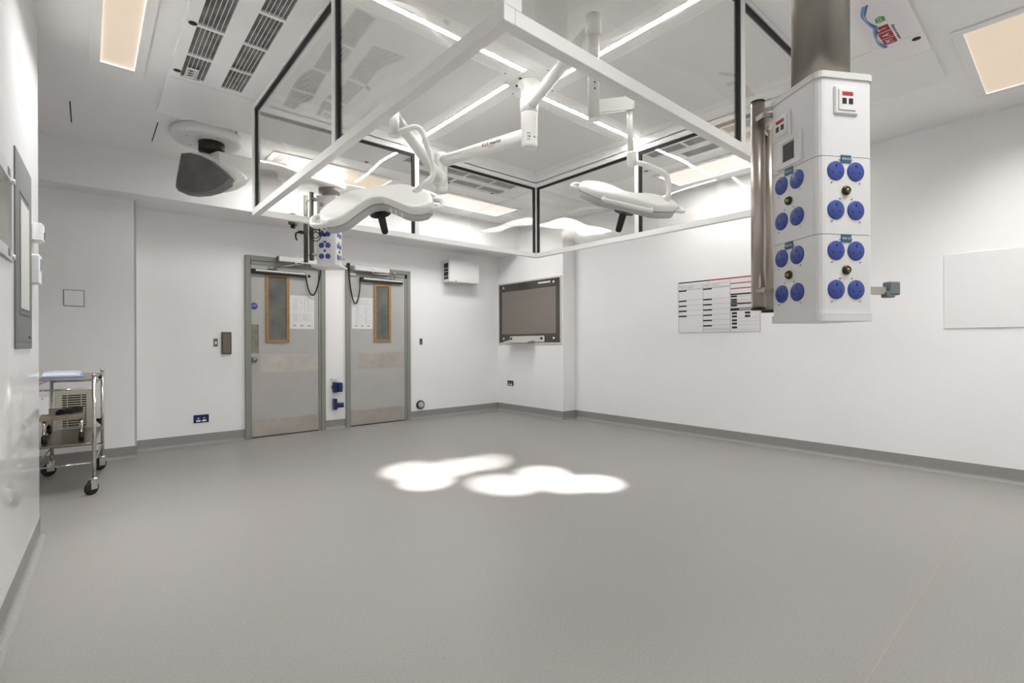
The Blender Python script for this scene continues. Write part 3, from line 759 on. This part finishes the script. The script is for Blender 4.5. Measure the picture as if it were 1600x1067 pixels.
mp = MB().box((s2x - .03, s1y - .03, ZD - .006), (s4x + .03, s3y + .03, ZD + .02)).build('mounting_plate', WHITE, t)
for (x, y) in ((s2x + .01, s1y + .09), (s2x + .06, s3y - .01), (s4x - .05, s1y + .02), (s4x + .0, s3y - .03)):
    MB().lathe([(0, 0), (.012, 0), (.012, .003), (0, .003)], (x, y, ZD - .0085), 12).build('bolt_hole', BLACK, mp)
def strip(label, x0, x1, y0, y1):
    t = thing('strip_light', label, 'strip light', ((x0 + x1) / 2, (y0 + y1) / 2, ZD - .002), group='strip lights in the canopy')
    MB().box((x0, y0, ZD - .0065), (x1, y1, ZD + .018), .002).build('diffuser', STRIPM, t)
    h = MB()
    if x1 - x0 > y1 - y0: h.box((x0, y0 - .007, ZD - .004), (x1, y0 - .0005, ZD + .018)).box((x0, y1 + .0005, ZD - .004), (x1, y1 + .007, ZD + .018))
    else: h.box((x0 - .007, y0, ZD - .004), (x0 - .0005, y1, ZD + .018)).box((x1 + .0005, y0, ZD - .004), (x1 + .007, y1, ZD + .018))
    h.build('edge_trim', WHITE, t)
q = .016
strip('white strip light running left from the canopy centre', XA + .002, s2x - .032, s1y - q, s1y + q)
strip('white strip light running right from the canopy centre', s4x + .032, XB - .002, s3y - q, s3y + q)
strip('white strip light running to the back of the canopy', s2x - q, s2x + q, s3y + .032, YB - .002)
strip('white strip light running to the front of the canopy', s4x - q, s4x + q, YA_ + .002, s1y - .032)

# ------------------------------------------------------------------ ceiling light panels
def panel_light(label, x0, x1, y0, y1, power=1.0, spread=172, face=None, fw=.055):
    t = thing('ceiling_light', label, 'ceiling light', ((x0 + x1) / 2, (y0 + y1) / 2, HC - .012), group='ceiling light panels')
    mb = MB(); z0 = HC - .012
    mb.box((x0 - fw, y0 - fw, z0), (x0, y1 + fw, HC), .002); mb.box((x1, y0 - fw, z0), (x1 + fw, y1 + fw, HC), .002)
    mb.box((x0, y0 - fw, z0), (x1, y0, HC), .002); mb.box((x0, y1, z0), (x1, y1 + fw, HC), .002)
    mb.build('frame', WHITE, t)
    MB().box((x0, y0, HC - .004), (x1, y1, HC)).build('diffuser', face or DIFFP, t)
    area('lamp', t, ((x0 + x1) / 2, (y0 + y1) / 2, HC - .006), x1 - x0, y1 - y0, PANEL_W * power, (1.0, .99, .975), math.radians(spread))
panel_light('narrow peach ceiling light at the upper left, beside the left wall', .068, .243, 2.95, 4.14, .95, 118)
panel_light('peach ceiling light at the right edge near the front', 3.96, 5.048, -.10, .452, .7, 118)
panel_light('ceiling light beyond the canopy near the far pendant', 1.40, 2.60, 5.07, 5.52, .75)
panel_light('ceiling light beyond the canopy nearest the dark screen', 3.30, 4.47, 5.07, 5.52, .72, 172, DIFFB)
panel_light('ceiling light along the right wall behind the canopy', 4.80, 5.25, 1.90, 3.06, .38, 172, DIFFB)
panel_light('unseen ceiling light added behind the photographer', 1.10, 2.20, -.55, .0, 1.0)  # out of view, added as fill for the near side of the room

# ------------------------------------------------------------------ medical supply pendants
def pendant(name, label, x, y, phi, zb, col_top, far=False):
    t = thing(name, label, 'supply pendant', (x, y, zb), local=True, rz=phi)
    a, b, H = .095, .104, .739
    def rr(w, d, z0, z1, r=.022, mb=None):
        pts = []
        for cx, cy, a0 in ((w - r, d - r, 0), (-w + r, d - r, PI / 2), (-w + r, -d + r, PI), (w - r, -d + r, 1.5 * PI)):
            for i in range(5): pts.append((cx + r * math.cos(a0 + i * PI / 8), cy + r * math.sin(a0 + i * PI / 8), z0))
        return (mb or MB()).prism(pts, (0, 0, z1 - z0))
    zs = [(.02, .255), (.257, .487), (.489, .722)]
    for i, (z0, z1) in enumerate(zs):
        mo = rr(a, b, z0, z1).build('module', WHITE2, t)
    rr(a * .97, b * .97, .0, .7218).build('core', mat('module joint', (.45, .45, .44), .5), t)
    rr(a + .004, b + .004, .0 - .002, .022).build('base_cap', WHITE2, t)
    rr(a + .004, b + .004, .720, H, .024).build('top_cap', mat('cap grey white', (.66, .66, .64), .4), t)
    if far:
        rr(a + .035, b + .05, -.022, -.003).build('bottom_tray', WHITE2, t)
    # sockets on the two seen faces and their opposites
    faces = [('front', frame_M((0, -b, 0), (1, 0, 0), (0, 0, 1)), -.003), ('left', frame_M((-a, .016, 0), (0, -1, 0), (0, 0, 1)), 0.0)]
    D_ = {}
    for fn, F, ox in faces:
        for base in (.02, .257):
            for dz in (.188, .072):
                for sx in (-1, 1):
                    Ms = F @ Matrix.Translation((ox + sx * .034, base + dz, 0))
                    so = MB().lathe([(0, -.004), (.0282, -.004), (.029, .0), (.0285, .002), (.027, .003), (0, .003)], M=Ms, n=24).build('socket', BLUE, t)
                    h = MB()
                    h.box((-.0022, .010, .0026), (.0022, .019, .0034), M=Ms); h.box((-.0145, -.008, .0026), (-.0095, -.0035, .0034), M=Ms); h.box((.0095, -.008, .0026), (.0145, -.0035, .0034), M=Ms)
                    h.build('pin_holes', INK, so)
                    s2 = MB()
                    s2.lathe([(0, 0), (.0028, 0), (.0028, .0015), (0, .0015)], M=Ms @ Matrix.Translation((-sx * .014 * 1, .034, 0)), n=8)
                    s2.lathe([(0, 0), (.0028, 0), (.0028, .0015), (0, .0015)], M=Ms @ Matrix.Translation((sx * .014, -.034, 0)), n=8)
                    s2.build('screws', SILV, so)['kind'] = 'stuff'
            Mo = F @ Matrix.Translation((ox, base + .130, 0))
            oo = MB().lathe([(0, -.003), (.0135, -.003), (.014, .004), (.0105, .009), (.0075, .009), (.0075, .003), (0, .003)], M=Mo, n=20).build('earth_stud', mat('dark brass', (.06, .05, .025), .35, .7), t)
            MB().lathe([(0, 0), (.005, 0), (.005, .010), (0, .010)], M=Mo, n=12).build('stud_pin', BRASS, oo)
            lo = MB().box((-.017, -.0115, -.002), (.017, .0115, .0022), M=F @ Matrix.Translation((ox, base + .224, 0))).build('circuit_label', BLUEL, t)
            MB().text('IPS4 C2' if base > .1 else 'IPS2 C2', .0085, F @ Matrix.Translation((ox, base + .224, .0025)), .0003).build('lettering', LABELT, lo)
    # data plates in the top module
    for fn, F, ox in faces:
        px, pz = (.0, .655) if fn == 'front' else (-.030, .635)
        Fp = F @ Matrix.Translation((ox + px, pz, 0))
        po = MB().box((-.041, -.043, -.003), (.041, .043, .006), .005, M=Fp).build('data_plate', WHITE2, t)
        MB().box((-.029, -.031, .0055), (.029, .031, .0085), .001, M=Fp).build('outlet', WHITE2, po)
        MB().box((-.018, .012, .008), (.018, .023, .0092), M=Fp).build('red_label', REDP, po)
        q = MB(); q.box((-.018, -.013, .008), (-.004, .004, .0092), M=Fp); q.box((.004, -.013, .008), (.018, .004, .0092), M=Fp); q.build('jack', BLACKP, po)
    Fp = faces[1][1] @ Matrix.Translation((.002, .545, 0))
    po = MB().box((-.055, -.050, -.003), (.055, .050, .006), .005, M=Fp).build('service_plate', WHITE2, t)
    MB().box((-.030, -.030, .0052), (.026, .032, .0068), M=Fp).build('bezel', SILV, po)
    MB().box((-.020, -.030, .0062), (.026, .024, .0080), M=Fp).build('port', BLACKP, po)
    # poles on the back
    for i, (px, py) in enumerate(((-.107, .150), (.0145, .262))):
        p_ = MB().tube([(px, py, .052), (px, py, .764)], .0225, 20).build('accessory_pole', POLED if far else POLE, t)
        MB().tube([(px, py, .762), (px, py, .766)], .0232, 20).build('pole_cap', BLACK, p_)
        MB().tube([(px, py, .046), (px, py, .053)], .0232, 20).build('pole_foot', BLACK, p_)
    for z in (.11, .70):
        MB().tube([(-.107, .15, z), (.0145, .262, z)], .007, 8).box((-.06, .09, z - .008), (-.03, .19, z + .008), .002).box((-.125, .10, z - .009), (-.075, .16, z + .009), .003).build('pole_clip', STEEL, t)
    # equipment rail with end clamp
    if not far:
        r_ = MB().box((.09, -.005, .090), (.255, .006, .115), .001).build('equipment_rail', STEEL, t)
        MB().box((.248, -.014, .088), (.290, .016, .132), .004).box((.240, -.012, .080), (.272, .014, .10), .003).build('rail_clamp', GREYCLAMP, r_)
    else:
        r_ = MB().box((-.03, -.180, .060), (-.012, -.10, .085), .001).build('equipment_rail', STEEL, t)
    # column
    top = col_top - zb - (0 if far else .0355)
    if not far:
        MB().tube([(0.004, .0, H - .002), (0.004, .0, top - .06)], .080, 40).build('column', COLM, t)
        MB().lathe([(0, top - .062), (.15, top - .062), (.16, top - .02), (.16, top), (0, top)], (0.004, 0, 0), 40).build('ceiling_collar', WHITE2, t)
    else:
        MB().tube([(0, 0, H - .002), (0, 0, top - .20)], .078, 32).build('column', COLD, t)
        MB().lathe([(0, top - .235), (.085, top - .235), (.110, top - .222), (.112, top - .168), (0, top - .165)], (0, 0, 0), 36).build('collar', COLD, t)
    return t
pendant('supply_pendant', 'large near white supply pendant with blue sockets on a steel column', 1.771, .545, math.radians(-31.2), 1.183, HC)
fp = pendant('supply_pendant', 'far white supply pendant on a ceiling boom with graphite end, above the doors', 1.985, 5.31, math.radians(49), 1.955, HC, far=True)
PMI = (Matrix.Translation((1.985, 5.31, 1.955)) @ Matrix.Rotation(math.radians(49), 4, 'Z')).inverted()
class BMB(MB):
    def build(s_, name, m, parent=None, origin=None):
        bmesh.ops.transform(s_.bm, matrix=PMI, verts=list(s_.bm.verts)); return MB.build(s_, name, m, parent, origin)
BP = fp
# boom carrying the far pendant: ceiling plate, neck, arm with graphite end (world coordinates -> pendant frame)
BMB().lathe([(0, HC), (.262, HC), (.272, 2.94), (.272, 2.905), (.258, 2.885), (.24, 2.88), (0, 2.88)], (.80, 5.0, 0), 48).build('ceiling_plate', WHITE2, BP)
for a in (.6, 2.2, 3.6, 5.0): BMB().lathe([(0, 0), (.009, 0), (.009, .002), (0, .002)], (.80 + .18 * math.cos(a), 5.0 + .18 * math.sin(a), 2.8785), 10).build('screw', JOINT, BP)
BMB().lathe([(0, 2.881), (.10, 2.881), (.10, 2.80), (0, 2.80)], (.83, 4.985, 0), 32).build('neck', BROWNIN, BP)
FO = [(.598, 4.99, 2.745), (.655, 4.94, 2.750), (.72, 4.885, 2.727), (.80, 4.815, 2.675), (.88, 4.745, 2.590), (.925, 4.705, 2.522),
      (.895, 4.73, 2.470), (.83, 4.79, 2.420), (.76, 4.85, 2.395), (.68, 4.92, 2.388), (.62, 4.97, 2.398), (.575, 5.01, 2.425), (.560, 5.025, 2.455), (.565, 5.02, 2.52)]
n_ = Vector((-.655, -.757, 0)).normalized()   # towards the camera side
def sh(p, k, back): # scale outline about its middle and push along n_
    c_ = Vector((.75, 4.86, 2.57)); p = Vector(p); return c_ + (p - c_) * k + n_ * back
def loft(rings, name, m, parent, cap0=True, cap1=True):
    mb = BMB(); bm = mb.bm; R_ = [[bm.verts.new(p) for p in r] for r in rings]; n = len(rings[0])
    for a, b in zip(R_, R_[1:]):
        for j in range(n):
            f_ = bm.faces.new((a[j], a[(j + 1) % n], b[(j + 1) % n], b[j])); f_.smooth = True
    if cap0: bm.faces.new(list(reversed(R_[0])))
    if cap1: bm.faces.new(R_[-1])
    bmesh.ops.recalc_face_normals(bm, faces=list(bm.faces)); return mb.build(name, m, parent)
loft([[sh(p, .86, .010) for p in FO], [sh(p, .89, .006) for p in FO], [sh(p, .895, -.02) for p in FO]], 'end_face', HEADG, BP)
loft([[sh(p, .91, -.002) for p in FO], [sh(p, .96, -.004) for p in FO], [sh(p, 1.0, -.025) for p in FO], [sh(p, 1.0, -.075) for p in FO]], 'rim', HEADR, BP)
up_ = Vector((.075, -.02, .060))
loft([[sh(p, .985, -.045) + up_ * .35 for p in FO], [sh(p, .99, -.09) + up_ * .7 for p in FO], [sh(p, .93, -.17) + up_ for p in FO], [sh(p, .70, -.24) + up_ for p in FO]], 'body', LAMPW, BP)


# tapering arm from the body to the pendant
def sect(c, d, w_, h_, r_=.03):
    s_ = Vector((-d[1], d[0], 0)).normalized(); out = []
    for a, b, a0 in ((w_ - r_, h_ - r_, 0), (-w_ + r_, h_ - r_, PI / 2), (-w_ + r_, -h_ + r_, PI), (w_ - r_, -h_ + r_, 1.5 * PI)):
        for i in range(4): out.append(Vector(c) + s_ * (a + r_ * math.cos(a0 + i * PI / 6)) + Vector((0, 0, b + r_ * math.sin(a0 + i * PI / 6))))
    return out
dA = Vector((.95, .31)).normalized()
loft([sect((.82, 4.95, 2.66), dA, .13, .12), sect((1.05, 5.02, 2.735), dA, .115, .075), sect((1.35, 5.11, 2.785), dA, .11, .058), sect((1.80, 5.25, 2.83), dA, .12, .055), sect((2.02, 5.32, 2.845), dA, .125, .055), sect((2.12, 5.353, 2.848), dA, .09, .045), sect((2.15, 5.362, 2.848), dA, .05, .035)], 'boom_arm', LAMPW, BP)
# things clipped to the far pendant's poles
P_ = Matrix.Translation((1.985, 5.31, 1.955)) @ Matrix.Rotation(math.radians(49), 4, 'Z')
o = local_thing('pole_clamp', 'black clamp with brass bracket on the far pendant\'s poles', 'clamp', P_ @ Matrix.Translation((.0145, .285, .50)))
MB().box((-.03, 0, -.02), (.03, .04, .02), .004).tube([(0, .03, 0), (0, .09, .0)], .008, 10).build('arm', SILV, o)
MB().box((-.045, .075, -.05), (.04, .15, .05), .004).build('bracket', mat('tarnished brass', (.13, .11, .05), .4, .6), o)
MB().box((-.03, .09, .0), (.045, .14, .075), .003).build('jaw', mat('pale brass', (.30, .27, .12), .4, .6), o)
MB().box((-.02, .095, -.085), (.02, .135, -.045), .004).build('knob', BLACKP, o)
o = local_thing('hanging_hook', 'black hook clamp low on the far pendant\'s poles', 'hook', P_ @ Matrix.Translation((.0145, .285, .37)))
MB().box((-.035, -.0, -.015), (.03, .05, .015), .004).build('clamp', BLACKP, o)
MB().tube(rounded([(0, .04, 0), (0, .085, 0), (0, .09, -.05), (0, .075, -.085)], .02), .009, 8).build('hook', BLACKP, o)
o = local_thing('coiled_lead', 'black coiled lead looped beside the far pendant\'s sockets', 'cable', P_ @ Matrix.Translation((-.135, .09, .27)))
Q = [Vector((-.02 - .003 * i * .2, .055 * math.cos(i * .42), .055 * math.sin(i * .42) + .002 * i)) for i in range(40)]
MB().tube(Q, .0045, 7).tube(rounded([Q[-1], (-.02, .02, .09), (-.01, -.06, .09), (.03, -.075, .05)], .03), .0045, 7).build('loop', BLACK, o)
MB().box((.025, -.09, .03), (.05, -.06, .065), .004).build('plug', BLACKP, o)

# ------------------------------------------------------------------ surgical lights on the central column
t = thing('surgical_light_column', 'white central ceiling column carrying the two surgical lights', 'ceiling column', (CX, CY, 2.545))
MB().lathe([(0, ZD - .005), (.085, ZD - .005), (.085, ZD - .02), (.061, ZD - .025), (.061, 2.80), (.0625, 2.798), (.0625, 2.79), (.061, 2.788), (.061, 2.64), (.059, 2.637), (.059, 2.57), (.056, 2.55), (.050, 2.546), (0, 2.546)], (CX, CY, 0), 40).build('tube', LAMPW, t)
for z, a in ((2.90, 3.9), (2.83, 3.9), (2.90, 5.3), (2.61, 4.0), (2.61, 4.6), (2.86, 5.3)):
    MB().lathe([(0, 0), (.006, 0), (.006, .002), (0, .002)], M=frame_M((CX + .060 * math.cos(a), CY + .060 * math.sin(a), z), (-math.sin(a), math.cos(a), 0), (0, 0, 1)), n=10).build('screw', INK, t)
for i in range(3):
    a = 3.85
    MB().box((-.012, -.006, -.001), (.012, .006, .0012), M=frame_M((CX + .0595 * math.cos(a), CY + .0595 * math.sin(a), 2.635 - i * .022), (-math.sin(a), math.cos(a), 0), (0, 0, 1))).build('rating_mark', PRINT, t)

def lamp_head(parent_name, label, C_, aim, notch_dir, parts_extra):
    """boomerang-shaped lamp head: wing tips and back edge have grip loops; local z = up side (away from the light)"""
    z = (Vector(C_) - Vector(aim)).normalized()
    y = Vector(notch_dir); y = (y - z * y.dot(z)).normalized(); x = y.cross(z)
    M = Matrix(((x.x, y.x, z.x, C_[0]), (x.y, y.y, z.y, C_[1]), (x.z, y.z, z.z, C_[2]), (0, 0, 0, 1)))
    return M @ Matrix.Scale(.95, 4)
half = [(0, -.01), (.035, -.005), (.075, .035), (.13, .105), (.175, .165), (.205, .188), (.25, .195), (.295, .180), (.328, .120), (.335, .03), (.31, -.03), (.25, -.11), (.19, -.172), (.165, -.182), (.10, -.185), (0, -.185)]
OUT = half + [(-x, y) for x, y in reversed(half[1:-1])]
def dih(x, y): return -.09 * abs(x) ** 1.5 - .12 * max(0, y) ** 2
HCN = Vector((0, -.075))
def ring(k, dz):
    out = []
    for x, y in OUT:
        p = HCN + (Vector((x, y)) - HCN) * k; out.append(Vector((p.x, p.y, dih(p.x, p.y) + dz)))
    return out
def head_parts(t, M):
    def lf(rings, name, m):
        mb = MB(); bm = mb.bm; R_ = [[bm.verts.new(M @ p) for p in r] for r in rings]; n = len(OUT)
        for a, b in zip(R_, R_[1:]):
            for j in range(n):
                f_ = bm.faces.new((a[j], a[(j + 1) % n], b[(j + 1) % n], b[j])); f_.smooth = True
        for r in (R_[0], R_[-1]): bm.faces.new(r)
        bmesh.ops.recalc_face_normals(bm, faces=list(bm.faces)); return mb.build(name, m, t)
    lf([ring(k, .034) for k in (.03, .3, .6)] + [ring(.90, .032), ring(.955, .029), ring(.985, .022), ring(1.0, .009), ring(1.0, -.008), ring(.985, -.014)] + [ring(k, -.014) for k in (.6, .3, .03)], 'shell', LAMPW)
    lf([ring(k, -.0135) for k in (.03, .5, .955)] + [ring(.962, -.0135), ring(.962, -.020)] + [ring(k, -.020) for k in (.955, .5, .03)], 'groove', SLOT)
    lf([ring(k, -.0195) for k in (.03, .5, .9)] + [ring(.97, -.0195), ring(.975, -.030), ring(.955, -.060), ring(.90, -.064)] + [ring(k, -.064) for k in (.6, .3, .03)], 'light_housing', LAMPG)
    # lenses underneath
    for (x, y) in ((.24, .12), (.27, .05), (.20, .05), (.21, -.03), (.13, .02), (.13, -.08), (.05, -.12)):
        for sx in (-1, 1):
            MB().lathe([(0, -.003), (.026, -.003), (.028, .002), (0, .004)], M=M @ Matrix.Translation((sx * x, y, dih(x, y) - .066)), n=16).build('lens', LENS, t)
    # grips: two wing tips and the back edge
    for pts in ([(.29, .165), (.375, .140), (.385, .035), (.315, .01)], [(-.29, .165), (-.375, .140), (-.385, .035), (-.315, .01)], [(.15, -.178), (.155, -.235), (-.155, -.235), (-.15, -.178)]):
        zz_ = dih(*pts[1]) - .004
        pth = rounded([Vector((x, y, zz_)) for x, y in pts], .03, 4)
        g = MB().tube([M @ p for p in pth], .0135, 10)
        g.build('grip', LAMPW, t)
    # control buttons on the notch side of the left wing
    for i, x in enumerate((.075, .105, .140)):
        yv = .035 + (x - .075) * (.07 / .055) + .003
        d = Vector((-(.062), .065, 0)).normalized()
        Mb = M @ frame_M((-x, yv, dih(x, yv) - .042), (-.72, -.0 + .69 * -1 * -1, 0), (0, 0, 1))
        MB().box((-.009, -.012, -.002), (.009, .012, .006), M=Mb).build('control_key', LABELT, t)
    # sterile handle
    MB().lathe([(0, -.062), (.03, -.062), (.035, -.082), (.066, -.090), (.066, -.098), (.024, -.104), (.021, -.22), (.016, -.23), (0, -.23)], M=M @ Matrix.Translation((0, -.055, 0)), n=18).build('handle', BLACK, t)['label'] = 'black sterile handle'
def spot(t, M, aims):
    for i, (ax_, ay_, rad, k) in enumerate(aims):
        p = M @ Vector((.12 * (-1) ** i, -.02 + .04 * (i // 2), -.095))
        L = Vector((ax_, ay_, 0)) - p
        l = bpy.data.lights.new('beam', 'SPOT'); l.energy = SPOT_W * k; l.spot_size = 2 * math.atan(1.12 * rad / L.length); l.spot_blend = 1.0
        l.shadow_soft_size = .004; l.color = (1, .98, .99)
        o = bpy.data.objects.new('beam', l); COL.objects.link(o); o.parent = t
        o.location = p - OFF[t.name]; o.rotation_mode = 'QUATERNION'; o.rotation_quaternion = L.to_track_quat('-Z', 'Y')

# light on the right: arm from column towards the front, drop post, short arm, tube, yoke, head
H2 = Vector((2.583, 1.865, 2.042)); A2 = (3.05, 3.05, 0)
t = thing('surgical_light', 'white surgical light head on the right side of the canopy', 'surgical light', H2)
E1 = Vector((2.095, 1.735, 0)); E2 = Vector((2.592, 1.857, 0))
MB().tube([(CX, CY, 2.855), (E1.x, E1.y, 2.845)], .040, 20).tube([(CX, CY, 2.80), (CX, CY, 2.905)], .066, 28).build('upper_arm', LAMPW, t)
dp = MB().tube([(E1.x, E1.y, 2.90), (E1.x, E1.y, 2.335)], .031, 24).tube([(E1.x, E1.y, 2.90), (E1.x, E1.y, 2.79)], .044, 24).build('drop_post', LAMPW, t)
for z in (2.56, 2.525, 2.49): MB().lathe([(0, 0), (.0045, 0), (.0045, .002), (0, .002)], M=frame_M((E1.x - .020, E1.y - .0245, z), (.77, -.63, 0), (0, 0, 1)), n=8).build('screw', INK, dp)
mb = MB(); d_ = (E2 - E1).normalized()
mb.prism([E1 + Vector((0, 0, 2.36)), E2 + Vector((0, 0, 2.585)), E2 + d_ * .028 + Vector((0, 0, 2.60)), E2 + d_ * .028 + Vector((0, 0, 2.655)), E2 + Vector((0, 0, 2.67)), E1 + Vector((0, 0, 2.44))], Vector((-d_.y, d_.x, 0)) * .05, M=Matrix.Translation(Vector((d_.y, -d_.x, 0)) * .025), bev=.008)
mb.build('spring_arm', LAMPW, t)
MB().tube([(E2.x, E2.y, 2.61), (E2.x + .006, E2.y - .004, 2.29)], .0185, 16).tube([(E2.x, E2.y, 2.68), (E2.x, E2.y, 2.58)], .028, 20).build('drop_tube', LAMPW, t)
J2 = Vector((2.601, 1.849, 2.275))
MB().lathe([(0, .05), (.022, .045), (.03, .03), (.03, -.03), (.022, -.045), (0, -.05)], J2, 20).build('joint', LAMPW, t)
HM2 = lamp_head('', '', H2, A2, (.70, .62, .1), None)
yp = rounded([J2 + Vector((0, 0, -.02)), Vector((2.65, 1.80, 2.245)), Vector((2.765, 1.705, 2.185)), Vector((2.782, 1.69, 2.09)), HM2 @ Vector((.255, .02, .0))], .05, 5)
MB().tube(yp, .0165, 14).build('yoke', LAMPW, t)
head_parts(t, HM2)
spot(t, HM2, [(2.496, 2.972, .30, 1), (2.948, 3.001, .26, 1), (2.861, 2.695, .28, 1), (3.051, 2.526, .26, 1)])

# light on the left: lower arm with lettering, pivot block, spring arm up, yoke, head
H1 = Vector((1.251, 2.619, 1.922)); A1 = (2.40, 3.75, 0)
t = thing('surgical_light', 'white surgical light head on the left side of the canopy', 'surgical light', H1)
B1 = Vector((2.258, 3.52, 0)); U1 = Vector((1.397, 2.692, 0))
la = MB().tube([(CX, CY, 2.645), (B1.x, B1.y, 2.645)], .055, 20, r2=.048).build('lower_arm', LAMPW, t)
dir_ = (B1 - Vector((CX, CY, 0))).normalized(); side = Vector((-dir_.y, dir_.x, 0))
if side.dot(Vector((-.65, -.75, 0))) < 0: side = -side
pm = Vector((CX, CY, 2.645)) + dir_ * .32 + side * .0535 - Vector((0, 0, .0))
MT = frame_M(pm, -dir_, (0, 0, 1))
MB().text('KLS', .040, MT @ Matrix.Translation((-.055, .0, .0015)), .0008).build('lettering_red', RED, la)
MB().text('martin', .040, MT @ Matrix.Translation((.045, .0, .0015)), .0008).build('lettering', INK, la)
MB().text('GROUP', .018, MT @ Matrix.Translation((.0, -.026, .0015)), .0008).build('small_lettering', PRINT, la)
bk_ = MB(); bk_.lathe([(0, 2.72), (.05, 2.715), (.056, 2.69), (.056, 2.42), (.05, 2.385), (0, 2.38)], (B1.x, B1.y, 0), 28)
bk_.build('pivot_block', LAMPW, t)
du = (U1 - B1).normalized()
K0 = B1 + du * .10 + Vector((0, 0, 2.49))
MB().tube([B1 + Vector((0, 0, 2.47)), K0], .06, 20).build('elbow', LAMPW, t)
MB().tube([K0, U1 + Vector((0, 0, 2.487))], .041, 20, r2=.033).build('spring_arm', LAMPW, t)
MB().tube([U1 + Vector((0, 0, 2.52)), U1 + Vector((0, 0, 2.36))], .030, 20).build('end_pivot', LAMPW, t)
HM1 = lamp_head('', '', H1, A1, (-.55, -.83, 0), None)
yp = rounded([U1 + Vector((0, 0, 2.38)), Vector((1.515, 2.59, 2.43)), Vector((1.585, 2.53, 2.13)), HM1 @ Vector((-.23, -.02, .02))], .06, 6)
MB().tube(yp, .0165, 14).build('yoke', LAMPW, t)
head_parts(t, HM1)
spot(t, HM1, [(2.14, 3.861, .28, 1), (2.069, 3.471, .26, .9), (2.498, 3.691, .28, 1), (2.83, 3.649, .26, .9)])
